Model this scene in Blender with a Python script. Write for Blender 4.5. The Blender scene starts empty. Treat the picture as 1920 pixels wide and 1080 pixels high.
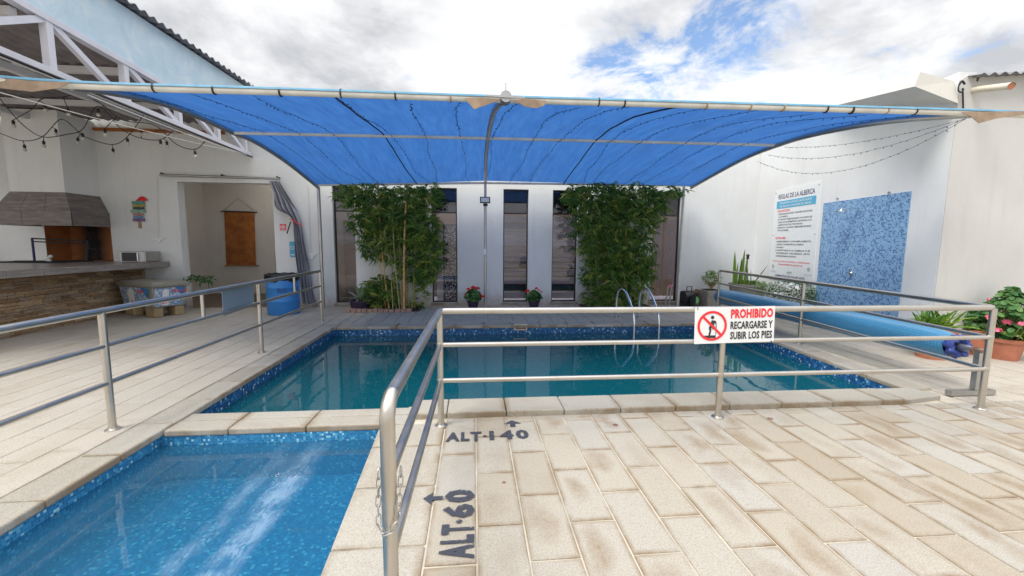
import bpy, math, random
import numpy as np
from mathutils import Vector, Matrix
rnd = random.Random(7)
C = bpy.context.scene.collection
SC = bpy.context.scene
R_ = math.radians

# ------------------------------------------------------------------ camera
F = 775.54; PITCH, YAW, ROLL = R_(6.179), R_(5.257), R_(0.444); EYE = Vector((0, 0, 1.5))
def cam_matrix():
    cy, sy, cp, sp = math.cos(YAW), math.sin(YAW), math.cos(PITCH), math.sin(PITCH)
    Rz = np.array([[cy, -sy, 0], [sy, cy, 0], [0, 0, 1]])
    f = np.array([0, cp, -sp]); u = np.array([0, sp, cp]); r = np.array([1, 0, 0.])
    c, s = math.cos(ROLL), math.sin(ROLL)
    return np.stack([c*r + s*u, -(-s*r + c*u), f]) @ Rz
CM = cam_matrix()
cd = bpy.data.cameras.new('camera'); cam = bpy.data.objects.new('camera', cd); C.objects.link(cam)
cd.sensor_width = 36; cd.lens = F/1920*36; cd.clip_start = .05; cd.clip_end = 2000
cm = Matrix([[CM[0][i], -CM[1][i], -CM[2][i], EYE[i]] for i in range(3)] + [[0, 0, 0, 1]])
cam.matrix_world = cm; SC.camera = cam
SC.view_settings.view_transform = 'Standard'; SC.view_settings.look = 'None'
SC.view_settings.exposure = 0.80; SC.view_settings.gamma = 1
# rays of measured points of the place, cut with the ground, a wall or a rail plane
def ray(x, y): return Vector(CM.T @ np.array([x-960, y-540, F]))
def G(x, y, z=0.): d = ray(x, y); return EYE + d*((z-1.5)/d.z)
def AY(x, y, Y): d = ray(x, y); return EYE + d*(Y/d.y)
def AX(x, y, X): d = ray(x, y); return EYE + d*(X/d.x)
def AP(x, y, p0, n):
    d = ray(x, y); return EYE + d*((Vector(p0)-EYE).dot(n)/d.dot(n))

# ------------------------------------------------------------------ world + sun
SUN_EL, SUN_AZ = R_(54), R_(236)      # azimuth from +Y towards +X
w = bpy.data.worlds.new('World'); SC.world = w; w.use_nodes = True
nt = w.node_tree; N = nt.nodes; L = nt.links; N.clear()
out = N.new('ShaderNodeOutputWorld'); bg = N.new('ShaderNodeBackground'); L.new(bg.outputs[0], out.inputs[0])
sky = N.new('ShaderNodeTexSky'); sky.sky_type = 'NISHITA'; sky.sun_disc = False
sky.sun_elevation = SUN_EL; sky.sun_rotation = SUN_AZ
tc = N.new('ShaderNodeTexCoord')
def wmath(op, a, b=None, clamp=False):
    m = N.new('ShaderNodeMath'); m.operation = op; m.use_clamp = clamp
    for i, v in enumerate((a, b)):
        if v is None: continue
        if isinstance(v, (int, float)): m.inputs[i].default_value = v
        else: L.new(v, m.inputs[i])
    return m.outputs[0]
# clouds live on a plane overhead: direction / (z + k)
sep = N.new('ShaderNodeSeparateXYZ'); L.new(tc.outputs['Generated'], sep.inputs[0])
zz = wmath('ADD', wmath('MAXIMUM', sep.outputs[2], 0), .22)
cmb = N.new('ShaderNodeCombineXYZ'); L.new(wmath('DIVIDE', sep.outputs[0], zz), cmb.inputs[0]); L.new(wmath('DIVIDE', sep.outputs[1], zz), cmb.inputs[1])
def wnoise(scale, detail, off, rough=.55, dist=.0):
    mp = N.new('ShaderNodeMapping'); mp.inputs['Location'].default_value = off; L.new(cmb.outputs[0], mp.inputs[0])
    n = N.new('ShaderNodeTexNoise'); n.inputs['Scale'].default_value = scale; n.inputs['Detail'].default_value = detail
    n.inputs['Roughness'].default_value = rough; n.inputs['Distortion'].default_value = dist; L.new(mp.outputs[0], n.inputs[0]); return n.outputs[0]
def wramp(src, stops):
    r = N.new('ShaderNodeValToRGB'); L.new(src, r.inputs[0]); e = r.color_ramp.elements
    e[0].position, e[0].color = stops[0][0], (*stops[0][1], 1); e[1].position, e[1].color = stops[-1][0], (*stops[-1][1], 1)
    for p, c in stops[1:-1]: x = e.new(p); x.color = (*c, 1)
    return r.outputs[0]
def blob(px, py, r0, r1):
    d = ray(px, py).normalized(); vm = N.new('ShaderNodeVectorMath'); vm.operation = 'DOT_PRODUCT'
    nm = N.new('ShaderNodeVectorMath'); nm.operation = 'NORMALIZE'; L.new(tc.outputs['Generated'], nm.inputs[0])
    L.new(nm.outputs[0], vm.inputs[0]); vm.inputs[1].default_value = d
    mr = N.new('ShaderNodeMapRange'); mr.interpolation_type = 'SMOOTHSTEP'; L.new(vm.outputs['Value'], mr.inputs[0])
    mr.inputs[1].default_value = math.cos(R_(r1)); mr.inputs[2].default_value = math.cos(R_(r0)); return mr.outputs[0]
hole = wmath('MAXIMUM', blob(1190, 115, 1, 11), blob(1350, 50, 1, 12))
hole = wmath('MAXIMUM', hole, wmath('MULTIPLY', blob(1700, 90, 1, 16), .22))
cov = wmath('SUBTRACT', wmath('ADD', wnoise(2.6, 9, (3.1, 1.7, 0), .66, .5), .19), wmath('MULTIPLY', hole, .215))
mask = wramp(cov, [(.43, (.04,)*3), (.49, (.55,)*3), (.535, (.85,)*3), (.60, (1, 1, 1))])
shade = wramp(wnoise(1.9, 8, (5.0, .4, 2), .6, .2), [(.34, (.36, .37, .39)), (.43, (.47, .475, .49)), (.50, (.56, .565, .575)), (.62, (.68, .68, .685))])
bright = N.new('ShaderNodeMix'); bright.data_type = 'RGBA'; L.new(wmath('MULTIPLY', blob(950, 130, 1, 15), .6), bright.inputs[0])
L.new(shade, bright.inputs[6]); bright.inputs[7].default_value = (.70, .70, .70, 1)
skm = N.new('ShaderNodeMix'); skm.data_type = 'RGBA'; skm.blend_type = 'MULTIPLY'; skm.inputs[0].default_value = 1
L.new(sky.outputs[0], skm.inputs[6]); skm.inputs[7].default_value = (.115, .125, .135, 1)
mix = N.new('ShaderNodeMix'); mix.data_type = 'RGBA'; L.new(mask, mix.inputs[0]); L.new(skm.outputs[2], mix.inputs[6]); L.new(bright.outputs[2], mix.inputs[7])
zen = N.new('ShaderNodeMapRange'); zen.interpolation_type = 'SMOOTHSTEP'; L.new(sep.outputs[2], zen.inputs[0])   # overcast sky: brighter overhead than near the horizon
zen.inputs[1].default_value = .45; zen.inputs[2].default_value = 1.; zen.inputs[3].default_value = 1.0; zen.inputs[4].default_value = 2.8
L.new(mix.outputs[2], bg.inputs[0]); L.new(zen.outputs[0], bg.inputs[1])
sd = bpy.data.lights.new('sun', 'SUN'); sd.energy = 1.5; sd.angle = R_(22); sd.color = (1, .96, .9)
so = bpy.data.objects.new('sun', sd); C.objects.link(so)
sv = Vector((math.sin(SUN_AZ)*math.cos(SUN_EL), math.cos(SUN_AZ)*math.cos(SUN_EL), math.sin(SUN_EL)))
so.rotation_euler = sv.to_track_quat('Z', 'Y').to_euler(); so.location = (0, 0, 30)

# ------------------------------------------------------------------ materials
class Mat:
    def __init__(s, name):
        s.m = bpy.data.materials.new(name); s.m.use_nodes = True; s.nt = s.m.node_tree; s.N = s.nt.nodes; s.L = s.nt.links
        s.b = s.N['Principled BSDF']; s.out = s.N['Material Output']; s._c = None
    def coord(s, kind='Object'):
        if s._c is None: s._c = s.N.new('ShaderNodeTexCoord')
        return s._c.outputs[kind]
    def pos(s): return s.N.new('ShaderNodeNewGeometry').outputs['Position']
    def map(s, v, scale=(1, 1, 1), loc=(0, 0, 0), rot=(0, 0, 0)):
        m = s.N.new('ShaderNodeMapping'); s.L.new(v, m.inputs[0]); m.inputs['Scale'].default_value = scale
        m.inputs['Location'].default_value = loc; m.inputs['Rotation'].default_value = rot; return m.outputs[0]
    def noise(s, v, scale, detail=4, rough=.5, dist=0):
        n = s.N.new('ShaderNodeTexNoise'); s.L.new(v, n.inputs['Vector']); n.inputs['Scale'].default_value = scale
        n.inputs['Detail'].default_value = detail; n.inputs['Roughness'].default_value = rough; n.inputs['Distortion'].default_value = dist
        return n.outputs[0]
    def ramp(s, v, stops, interp='LINEAR'):
        r = s.N.new('ShaderNodeValToRGB'); s.L.new(v, r.inputs[0]); e = r.color_ramp.elements; r.color_ramp.interpolation = interp
        col = lambda c: (*c, 1) if isinstance(c, tuple) else (c, c, c, 1)
        e[0].position, e[0].color = stops[0][0], col(stops[0][1]); e[1].position, e[1].color = stops[-1][0], col(stops[-1][1])
        for p, c in stops[1:-1]: x = e.new(p); x.color = col(c)
        return r.outputs[0]
    def mix(s, f, a, b, mode='MIX'):
        m = s.N.new('ShaderNodeMix'); m.data_type = 'RGBA'; m.blend_type = mode
        for i, v in ((0, f), (6, a), (7, b)):
            if isinstance(v, (int, float)): m.inputs[i].default_value = v if i == 0 else (v, v, v, 1)
            elif isinstance(v, tuple): m.inputs[i].default_value = (*v, 1)
            else: s.L.new(v, m.inputs[i])
        return m.outputs[2]
    def math(s, op, a, b=0, clamp=False):
        m = s.N.new('ShaderNodeMath'); m.operation = op; m.use_clamp = clamp
        for i, v in enumerate((a, b)):
            if isinstance(v, (int, float)): m.inputs[i].default_value = v
            else: s.L.new(v, m.inputs[i])
        return m.outputs[0]
    def bump(s, h, strength=.3, dist=.01):
        b = s.N.new('ShaderNodeBump'); b.inputs['Strength'].default_value = strength; b.inputs['Distance'].default_value = dist
        s.L.new(h, b.inputs['Height']); s.L.new(b.outputs[0], s.b.inputs['Normal']); return b.outputs[0]
    def set(s, col=None, rough=None, metal=None, spec=None):
        for n, v in (('Base Color', col), ('Roughness', rough), ('Metallic', metal), ('Specular IOR Level', spec)):
            if v is None: continue
            if isinstance(v, tuple): s.b.inputs[n].default_value = (*v, 1)
            elif isinstance(v, (int, float)): s.b.inputs[n].default_value = v
            else: s.L.new(v, s.b.inputs[n])
        return s
def plain(name, col, rough=.5, metal=0, var=.12, scale=9, spec=None):
    m = Mat(name); n = m.noise(m.pos(), scale, 5, .6)
    a = tuple(c*(1-var) for c in col); b = tuple(min(1, c*(1+var)) for c in col)
    m.set(m.ramp(n, [(.3, a), (.7, b)]), rough, metal, spec); m.bump(m.noise(m.pos(), scale*12, 3), .08, .004); return m.m
def stucco(name, col, dirt=True):
    m = Mat(name); p = m.pos()
    n1 = m.noise(p, .9, 6, .65); n2 = m.noise(p, 14, 6, .6); n3 = m.noise(m.map(p, (3, 3, .35)), 2.2, 5, .6)
    c = m.ramp(n1, [(.3, tuple(x*.88 for x in col)), (.7, col)])
    c = m.mix(m.ramp(n3, [(.55, 0.), (.8, .35)]), c, tuple(x*.72 for x in (col[0], col[1]*.97, col[2]*.9)))
    if dirt:
        sp = m.N.new('ShaderNodeSeparateXYZ'); m.L.new(p, sp.inputs[0])
        z = m.math('ADD', sp.outputs[2], m.math('MULTIPLY', m.math('SUBTRACT', m.noise(p, 2.4, 6, .7), .5), .9))
        c = m.mix(m.ramp(z, [(.02, .75), (.35, 0.)]), c, (.42, .33, .25))
    m.set(c, .85, spec=.2); m.bump(m.mix(.35, n2, m.noise(p, 60, 4)), .35, .006); return m.m
def metal_mat(name, col, rough=.22, tarn=(.35, .27, .18), amt=.35):
    m = Mat(name); p = m.pos(); n = m.noise(m.map(p, (1, 1, 1)), 6, 5, .65)
    c = m.mix(m.ramp(n, [(.45, 0.), (.8, amt)]), col, tarn)
    m.set(c, m.ramp(m.noise(p, 12, 4), [(.3, rough*.9), (.75, rough*1.25)]), 1.0); return m.m
def tile_stone(name, per_object, base=((.375, .325, .25), (.425, .392, .332), (.415, .40, .368)), stain=1., edge=.9):
    """cast stone paver: tone per piece, brown stain in the middle, speckled grain"""
    m = Mat(name); p = m.pos()
    if per_object:
        o = m.N.new('ShaderNodeObjectInfo').outputs['Random']; q = m.coord('Generated')
    else:
        at = m.N.new('ShaderNodeAttribute'); at.attribute_name = 'tint'; o = at.outputs['Fac']; q = None
    c = m.ramp(o, [(0., base[0]), (.35, base[1]), (.6, base[2]), (.8, base[1]), (1., tuple(x*.93 for x in base[0]))])
    c = m.mix(m.ramp(m.noise(p, 1.3, 5, .6), [(.35, 0.), (.7, .45)]), c, tuple(x*.95 for x in base[1]))
    if q is not None and stain > 0:
        g0 = m.map(q, (1, 1, 0), (-.5, -.5, 0)); sh_ = m.N.new('ShaderNodeCombineXYZ')
        m.L.new(m.math('MULTIPLY', m.math('SUBTRACT', m.math('FRACT', m.math('MULTIPLY', o, 13.7)), .5), .55), sh_.inputs[0]); m.L.new(m.math('MULTIPLY', m.math('SUBTRACT', m.math('FRACT', m.math('MULTIPLY', o, 29.3)), .5), .6), sh_.inputs[1])
        ga = m.N.new('ShaderNodeVectorMath'); ga.operation = 'ADD'; m.L.new(g0, ga.inputs[0]); m.L.new(sh_.outputs[0], ga.inputs[1]); g = ga.outputs[0]
        vm = m.N.new('ShaderNodeVectorMath'); vm.operation = 'LENGTH'; 
        # wobble the stain so that no two tiles share an outline
        cb = m.N.new('ShaderNodeVectorMath'); cb.operation = 'ADD'; m.L.new(g, cb.inputs[0])
        nz = m.N.new('ShaderNodeTexNoise'); nz.inputs['Scale'].default_value = 3.2; nz.inputs['Detail'].default_value = 5; m.L.new(p, nz.inputs['Vector'])
        sb = m.N.new('ShaderNodeVectorMath'); sb.operation = 'MULTIPLY_ADD'; m.L.new(nz.outputs['Color'], sb.inputs[0]); sb.inputs[1].default_value = (1.5, 1.3, 0); sb.inputs[2].default_value = (-.75, -.65, 0)
        m.L.new(sb.outputs[0], cb.inputs[1]); m.L.new(cb.outputs[0], vm.inputs[0])
        f = m.ramp(vm.outputs['Value'], [(.0, .95), (.2, .6), (.42, 0.)])
        f = m.math('MULTIPLY', f, m.ramp(m.math('FRACT', m.math('MULTIPLY', o, 7.13)), [(.12, 0.), (.75, stain)]))
        f = m.math('MULTIPLY', f, m.ramp(m.noise(p, 40, 5, .7), [(.3, .35), (.65, 1.)]))
        c = m.mix(f, c, (.235, .165, .095))
        # edges of a piece hold dirt
        ax = m.N.new('ShaderNodeSeparateXYZ'); m.L.new(q, ax.inputs[0])
        ex = m.math('ABSOLUTE', m.math('SUBTRACT', ax.outputs[0], .5)); ey = m.math('ABSOLUTE', m.math('SUBTRACT', ax.outputs[1], .5))
        e = m.math('MAXIMUM', m.math('ADD', m.math('MULTIPLY', ex, .5), .25), ey)
        e = m.math('MULTIPLY', m.ramp(e, [(.445, 0.), (.497, 1.)]), m.ramp(m.noise(p, 2.2, 5, .7), [(.40, 0.), (.58, edge)]))
        c = m.mix(e, c, (.24, .17, .10))
    c = m.mix(m.ramp(m.noise(p, .8, 7, .72, .6), [(.50, 0.), (.70, .5)]), c, (.27, .215, .15))
    c = m.mix(m.ramp(m.noise(p, 130, 3, .7), [(.38, .5), (.56, 0.)]), c, (.22, .175, .125))
    c = m.mix(m.ramp(m.noise(p, 90, 2, .7), [(.6, 0.), (.72, .3)]), c, (.52, .495, .45))
    m.set(c, .8, spec=.3); m.bump(m.noise(p, 110, 4, .7), .35, .004); return m.m
def mosaic(name, cols, cell, grout, rough=.25, vert=True):
    """square glass mosaic, tone per little tile"""
    m = Mat(name); p = m.pos()
    ge = m.N.new('ShaderNodeNewGeometry'); 
    sc = m.N.new('ShaderNodeVectorMath'); sc.operation = 'DIVIDE'; m.L.new(p, sc.inputs[0]); sc.inputs[1].default_value = (cell,)*3
    ad = m.N.new('ShaderNodeVectorMath'); ad.operation = 'ADD'; m.L.new(sc.outputs[0], ad.inputs[0]); ad.inputs[1].default_value = (.37, .21, .43)
    fl = m.N.new('ShaderNodeVectorMath'); fl.operation = 'FLOOR'; m.L.new(ad.outputs[0], fl.inputs[0])
    fr = m.N.new('ShaderNodeVectorMath'); fr.operation = 'FRACTION'; m.L.new(ad.outputs[0], fr.inputs[0])
    # per-face: kill the axis along the normal
    ab = m.N.new('ShaderNodeVectorMath'); ab.operation = 'ABSOLUTE'; m.L.new(ge.outputs['True Normal'], ab.inputs[0])
    ssn = m.N.new('ShaderNodeSeparateXYZ'); m.L.new(ab.outputs[0], ssn.inputs[0]); sf = m.N.new('ShaderNodeSeparateXYZ'); m.L.new(fr.outputs[0], sf.inputs[0]); sl = m.N.new('ShaderNodeSeparateXYZ'); m.L.new(fl.outputs[0], sl.inputs[0])
    g = None; comp = m.N.new('ShaderNodeCombineXYZ')
    for i in range(3):
        keep = m.math('LESS_THAN', ssn.outputs[i], .6)
        m.L.new(m.math('MULTIPLY', sl.outputs[i], keep), comp.inputs[i])
        d = m.math('ABSOLUTE', m.math('SUBTRACT', sf.outputs[i], .5)); d = m.math('MULTIPLY', d, keep)
        g = d if g is None else m.math('MAXIMUM', g, d)
    wn = m.N.new('ShaderNodeTexWhiteNoise'); m.L.new(comp.outputs[0], wn.inputs['Vector'])
    c = m.ramp(wn.outputs['Value'], cols, 'CONSTANT')
    gm = m.math('GREATER_THAN', g, .45)
    c = m.mix(gm, c, grout); m.set(c, m.ramp(gm, [(0, rough), (1, .8)]), spec=.5); m.bump(gm, -.3, .002); return m.m
def leafmat(name, a, b, c, trans=.35):
    m = Mat(name); at = m.N.new('ShaderNodeAttribute'); at.attribute_name = 'tint'
    col = m.ramp(at.outputs['Fac'], [(0, a), (.55, b), (1, c)])
    m.set(col, .45, spec=.35); t = m.N.new('ShaderNodeBsdfTranslucent'); m.L.new(col, t.inputs[0])
    x = m.N.new('ShaderNodeMixShader'); x.inputs[0].default_value = trans; m.L.new(m.b.outputs[0], x.inputs[1]); m.L.new(t.outputs[0], x.inputs[2]); m.L.new(x.outputs[0], m.out.inputs[0]); return m.m
def emis(name, col, s):
    m = Mat(name); m.b.inputs['Emission Color'].default_value = (*col, 1); m.b.inputs['Emission Strength'].default_value = s; return m.m

M = {}
M['stucco'] = stucco('white_stucco', (.79, .80, .795))
M['stucco_in'] = stucco('cream_plaster', (.72, .69, .64), False)
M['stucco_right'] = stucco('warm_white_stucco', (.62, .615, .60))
M['roofwhite'] = stucco('roof_slab_plaster', (.80, .78, .72), False)
M['steel'] = metal_mat('stainless_steel', (.60, .57, .52), .33, (.44, .35, .24), .5)
M['chrome'] = metal_mat('bright_chrome', (.76, .77, .78), .2, (.4, .38, .36), .2)
M['galv'] = metal_mat('galvanised_tube', (.50, .50, .49), .42, (.35, .30, .24), .5)
M['whitetube'] = plain('pale_painted_tube', (.74, .71, .64), .45, var=.16, scale=4)
M['truss'] = plain('lilac_white_paint', (.62, .62, .68), .5, var=.08, scale=3)
M['bluewall'] = None
M['tile'] = tile_stone('cast_stone_paver', True)
M['tile_left'] = tile_stone('beige_paver', True, ((.50, .455, .385), (.515, .475, .41), (.51, .475, .415)), .15, .22)
M['tile_far'] = tile_stone('beige_paver_far', False, ((.50, .455, .385), (.515, .475, .41), (.51, .475, .415)), 0)
M['coping'] = tile_stone('coping_stone', True, ((.42, .388, .322), (.455, .428, .37), (.443, .425, .38)), .12)
M['grout'] = plain('cream_grout', (.50, .45, .365), .9, var=.25, scale=3)
M['grout_left'] = plain('dirty_grout', (.43, .385, .32), .9, var=.25, scale=3)
M['ground'] = plain('bare_ground', (.30, .27, .22), .95, scale=2)
M['mosaic'] = mosaic('pool_mosaic', [(0, (.006, .045, .16)), (.35, (.012, .085, .25)), (.62, (.02, .13, .33)), (.82, (.06, .22, .40)), (.93, (.38, .55, .62))], .025, (.03, .14, .27))
M['kidmosaic'] = mosaic('paddling_pool_mosaic', [(0, (.022, .14, .31)), (.36, (.026, .19, .41)), (.66, (.04, .25, .46)), (.85, (.12, .38, .54)), (.94, (.34, .58, .66))], .018, (.05, .24, .38))
M['showermosaic'] = mosaic('shower_mosaic', [(0, (.07, .17, .38)), (.26, (.20, .38, .60)), (.62, (.27, .45, .66)), (.88, (.14, .29, .50))], .027, (.33, .48, .64))
M['dark'] = plain('dark_frame', (.02, .018, .02), .4)
M['black'] = plain('black_plastic', (.015, .015, .017), .45)
M['iron'] = plain('sooty_iron', (.02, .018, .022), .6)
M['blueiron'] = plain('blue_painted_iron', (.03, .03, .12), .5)
M['terracotta'] = plain('terracotta', (.46, .17, .10), .7, var=.2, scale=7)
M['purple'] = plain('purple_plastic_pot', (.035, .022, .05), .4)
M['soil'] = plain('potting_soil', (.04, .028, .02), .95, scale=30)
M['creampot'] = plain('cream_cement_pot', (.38, .34, .28), .8, var=.18)
M['drum'] = plain('blue_drum_plastic', (.035, .23, .60), .38, var=.1, scale=3)
M['bag'] = plain('black_bin_bag', (.012, .012, .014), .3)
M['curtain'] = plain('grey_curtain', (.30, .30, .34), .55, var=.12, scale=5)
M['cooler'] = plain('grey_green_cooler_plastic', (.30, .29, .24), .5, var=.12, scale=4)
M['coolerleg'] = plain('stained_cooler_foot', (.36, .27, .14), .6, var=.25, scale=4)
M['orange'] = plain('rust_leather', (.36, .12, .025), .7, var=.35, scale=5)
M['wood'] = plain('raw_wood', (.36, .20, .09), .7, var=.3, scale=6)
M['signwhite'] = plain('sign_white', (.78, .80, .80), .4, var=.03)
M['red'] = plain('print_red', (.80, .03, .04), .45, var=.03)
M['ink'] = plain('print_black', (.03, .03, .035), .45, var=.05)
M['navy'] = plain('print_navy', (.03, .03, .14), .45, var=.05)
M['cyan'] = plain('print_cyan', (.08, .40, .62), .45, var=.03)
M['greyink'] = plain('print_grey', (.45, .46, .45), .5)
M['petal_red'] = plain('red_petals', (.75, .01, .02), .5, var=.3, scale=60)
M['petal_pink'] = plain('pink_petals', (.86, .17, .28), .5, var=.3, scale=60)
M['petal_white'] = plain('white_petals', (.80, .80, .76), .5, var=.1, scale=60)
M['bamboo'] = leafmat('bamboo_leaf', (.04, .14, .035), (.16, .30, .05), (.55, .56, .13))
M['leafdark'] = leafmat('geranium_leaf', (.035, .12, .035), (.10, .24, .07), (.22, .38, .12))
M['leafbright'] = leafmat('strap_leaf', (.05, .15, .015), (.12, .26, .03), (.28, .42, .06))
M['agave'] = leafmat('agave_leaf', (.10, .17, .12), (.20, .28, .20), (.34, .42, .30), .1)
M['culm'] = plain('bamboo_culm', (.58, .36, .14), .5, var=.35, scale=7)
M['culmgreen'] = plain('green_bamboo_culm', (.32, .34, .12), .5, var=.35, scale=7)
M['brick'] = plain('pink_edging_brick', (.36, .23, .18), .9, var=.25, scale=8)
M['green'] = plain('green_label_plastic', (.20, .55, .20), .5)
M['lamp'] = emis('lit_tube', (1, .97, .92), 14)
M['bulb'] = plain('frosted_bulb', (.55, .54, .48), .1)
M['sheet'] = plain('grey_blue_sheet', (.20, .26, .31), .45, var=.08, scale=2)
M['pvc'] = plain('cream_pvc', (.68, .62, .48), .4)
M['brownfloor'] = plain('brown_floor', (.20, .145, .10), .6)
M['lavcloth'] = plain('brown_fabric_underside', (.33, .24, .17), .9, var=.25, scale=8)
M['ledcord'] = plain('dark_blue_cord', (.012, .04, .10), .7)
M['rope'] = plain('black_cord', (.02, .02, .025), .7)
M['whitecord'] = plain('white_cord', (.7, .68, .62), .6)
M['plank'] = plain('grey_panel', (.62, .62, .64), .6, var=.08, scale=2)
M['brdoor'] = plain('brown_door', (.20, .11, .08), .5)
M['hood'] = None
def mk_misc():
    m = Mat('pale_blue_painted_wall'); p = m.pos(); n = m.noise(p, 2.5, 8, .7, .4)
    c = m.ramp(n, [(.32, (.46, .62, .72)), (.55, (.56, .70, .78)), (.72, (.76, .80, .78))])
    m.set(c, .8); m.bump(m.noise(p, 30, 5), .4, .01); M['bluewall'] = m.m
    m = Mat('grey_wood_look_tile'); p = m.pos(); n = m.noise(m.map(p, (1.2, 1.2, 9)), 3, 6, .6, .5)
    m.set(m.ramp(n, [(.3, (.12, .10, .095)), (.55, (.20, .17, .155)), (.75, (.28, .25, .23))]), .45); M['hood'] = m.m
    m = Mat('counter_top_tile'); p = m.pos(); n = m.noise(m.map(p, (3, .7, 9)), 3, 6, .6, .5)
    m.set(m.ramp(n, [(.3, (.20, .17, .16)), (.55, (.30, .27, .25)), (.75, (.42, .38, .36))]), .3); M['counter'] = m.m
    m = Mat('stacked_stone'); o = m.N.new('ShaderNodeObjectInfo').outputs['Random']; p = m.pos()
    c = m.ramp(o, [(0, (.24, .145, .07)), (.3, (.38, .24, .125)), (.6, (.50, .34, .19)), (.85, (.32, .245, .17)), (1, (.60, .47, .29))])
    c = m.mix(m.ramp(m.noise(m.map(p, (1, 1, 4)), 18, 6, .65), [(.35, .6), (.6, 0.)]), c, (.09, .055, .03))
    m.set(c, .85); m.bump(m.noise(m.map(p, (1, 1, 3)), 30, 6, .7), .8, .015); M['stone'] = m.m
    m = Mat('sooty_brick_firebox'); p = m.pos(); n = m.noise(p, 3.2, 7, .65, .3)
    sx = m.N.new('ShaderNodeSeparateXYZ'); m.L.new(p, sx.inputs[0])
    a = m.math('ABSOLUTE', m.math('ADD', sx.outputs[0], 8.72)); f = m.math('ADD', m.ramp(a, [(.10, 1.), (.42, 0.)]), m.math('MULTIPLY', m.math('SUBTRACT', n, .5), 1.2), True)
    m.set(m.mix(f, m.ramp(n, [(.3, (.30, .10, .03)), (.7, (.62, .25, .08))]), (.008, .006, .006)), .8); M['firebox'] = m.m
    # corrugated roofing sheet colour
    m = Mat('weathered_zinc_sheet'); p = m.pos(); m.set(m.ramp(m.noise(p, 5, 5), [(.3, (.13, .13, .14)), (.7, (.26, .26, .27))]), .6, .3); M['zinc'] = m.m
    m = Mat('rusty_roof_underside'); p = m.pos(); m.set(m.ramp(m.noise(p, 2.5, 6, .65), [(.3, (.16, .14, .145)), (.7, (.28, .25, .25))]), .7, .1); M['underside'] = m.m
    # shade cloth: woven, lets blue light through
    m = Mat('blue_shade_cloth'); p = m.pos()
    wv = m.N.new('ShaderNodeTexWave'); wv.wave_type = 'BANDS'; wv.bands_direction = 'Y'; m.L.new(p, wv.inputs[0]); wv.inputs['Scale'].default_value = 28; wv.inputs['Distortion'].default_value = .6
    n = m.noise(m.map(p, (3.2, .30, 1)), 4, 8, .7, .3)
    c = m.mix(m.ramp(n, [(.32, .0), (.68, .8)]), (.026, .098, .315), (.055, .170, .43))
    c = m.mix(m.math('MULTIPLY', wv.outputs[0], .3), c, (.03, .12, .36))
    c = m.mix(m.ramp(m.noise(p, 1.1, 6, .7), [(.5, 0.), (.75, .35)]), c, (.03, .08, .2)); m.set(c, .65, spec=.2); m.bump(m.noise(m.map(p, (9, .7, 1)), 5, 5, .6), .5, .02); t = m.N.new('ShaderNodeBsdfTranslucent'); m.L.new(m.mix(1., c, (1.0, 1.0, 1.0), 'MULTIPLY'), t.inputs[0])
    x = m.N.new('ShaderNodeMixShader'); x.inputs[0].default_value = .62; m.L.new(m.b.outputs[0], x.inputs[1]); m.L.new(t.outputs[0], x.inputs[2]); m.L.new(x.outputs[0], m.out.inputs[0]); M['cloth'] = m.m
    M['clothtop'] = plain('sun_bleached_blue_hem', (.10, .27, .40), .7, var=.2, scale=6)
    # glass
    m = Mat('window_glass'); gl = m.N.new('ShaderNodeBsdfGlossy'); gl.inputs['Roughness'].default_value = .02
    tr = m.N.new('ShaderNodeBsdfTransparent'); tr.inputs[0].default_value = (.80, .78, .83, 1); fr = m.N.new('ShaderNodeFresnel'); fr.inputs[0].default_value = 1.7
    x = m.N.new('ShaderNodeMixShader'); m.L.new(fr.outputs[0], x.inputs[0]); m.L.new(tr.outputs[0], x.inputs[1]); m.L.new(gl.outputs[0], x.inputs[2]); m.L.new(x.outputs[0], m.out.inputs[0]); M['glass'] = m.m
    # worn stencil paint
    m = Mat('worn_stencil_paint'); p = m.pos(); n = m.noise(p, 45, 6, .75)
    m.set((.045, .05, .07), .8); tr = m.N.new('ShaderNodeBsdfTransparent'); x = m.N.new('ShaderNodeMixShader')
    m.L.new(m.ramp(n, [(.36, 0.), (.43, 1.)]), x.inputs[0]); m.L.new(tr.outputs[0], x.inputs[1]); m.L.new(m.b.outputs[0], x.inputs[2]); m.L.new(x.outputs[0], m.out.inputs[0]); M['paint'] = m.m
    # printed ice picture on the cooler
    m = Mat('ice_print'); p = m.pos(); v = m.N.new('ShaderNodeTexVoronoi'); v.inputs['Scale'].default_value = 22; m.L.new(p, v.inputs[0])
    c = m.mix(m.ramp(v.outputs['Distance'], [(.2, 0.), (.6, 1.)]), (.66, .72, .78), (.20, .32, .50)); m.set(c, .35); M['ice'] = m.m
    M['iceblue'] = plain('blue_print_corner', (.04, .20, .48), .35, var=.5, scale=20)
    # lace panel
    m = Mat('speckled_screen'); p = m.pos(); v = m.N.new('ShaderNodeTexVoronoi'); v.inputs['Scale'].default_value = 30; m.L.new(p, v.inputs[0])
    m.set(m.ramp(v.outputs['Distance'], [(.40, (.95, .95, .90)), (.50, (.02, .02, .02))]), .6)
    m.b.inputs['Emission Strength'].default_value = 0; M['lace'] = m.m
    # bubble solar cover
    m = Mat('bubble_pool_cover'); p = m.pos(); v = m.N.new('ShaderNodeTexVoronoi'); v.inputs['Scale'].default_value = 34; v.inputs['Randomness'].default_value = .15; m.L.new(m.coord('UV'), v.inputs[0])
    m.set(m.mix(m.ramp(v.outputs['Distance'], [(.1, 0.), (.5, 1.)]), (.10, .33, .52), (.05, .22, .41)), .3, spec=.6); m.bump(v.outputs['Distance'], -.4, .006); M['cover'] = m.m
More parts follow.
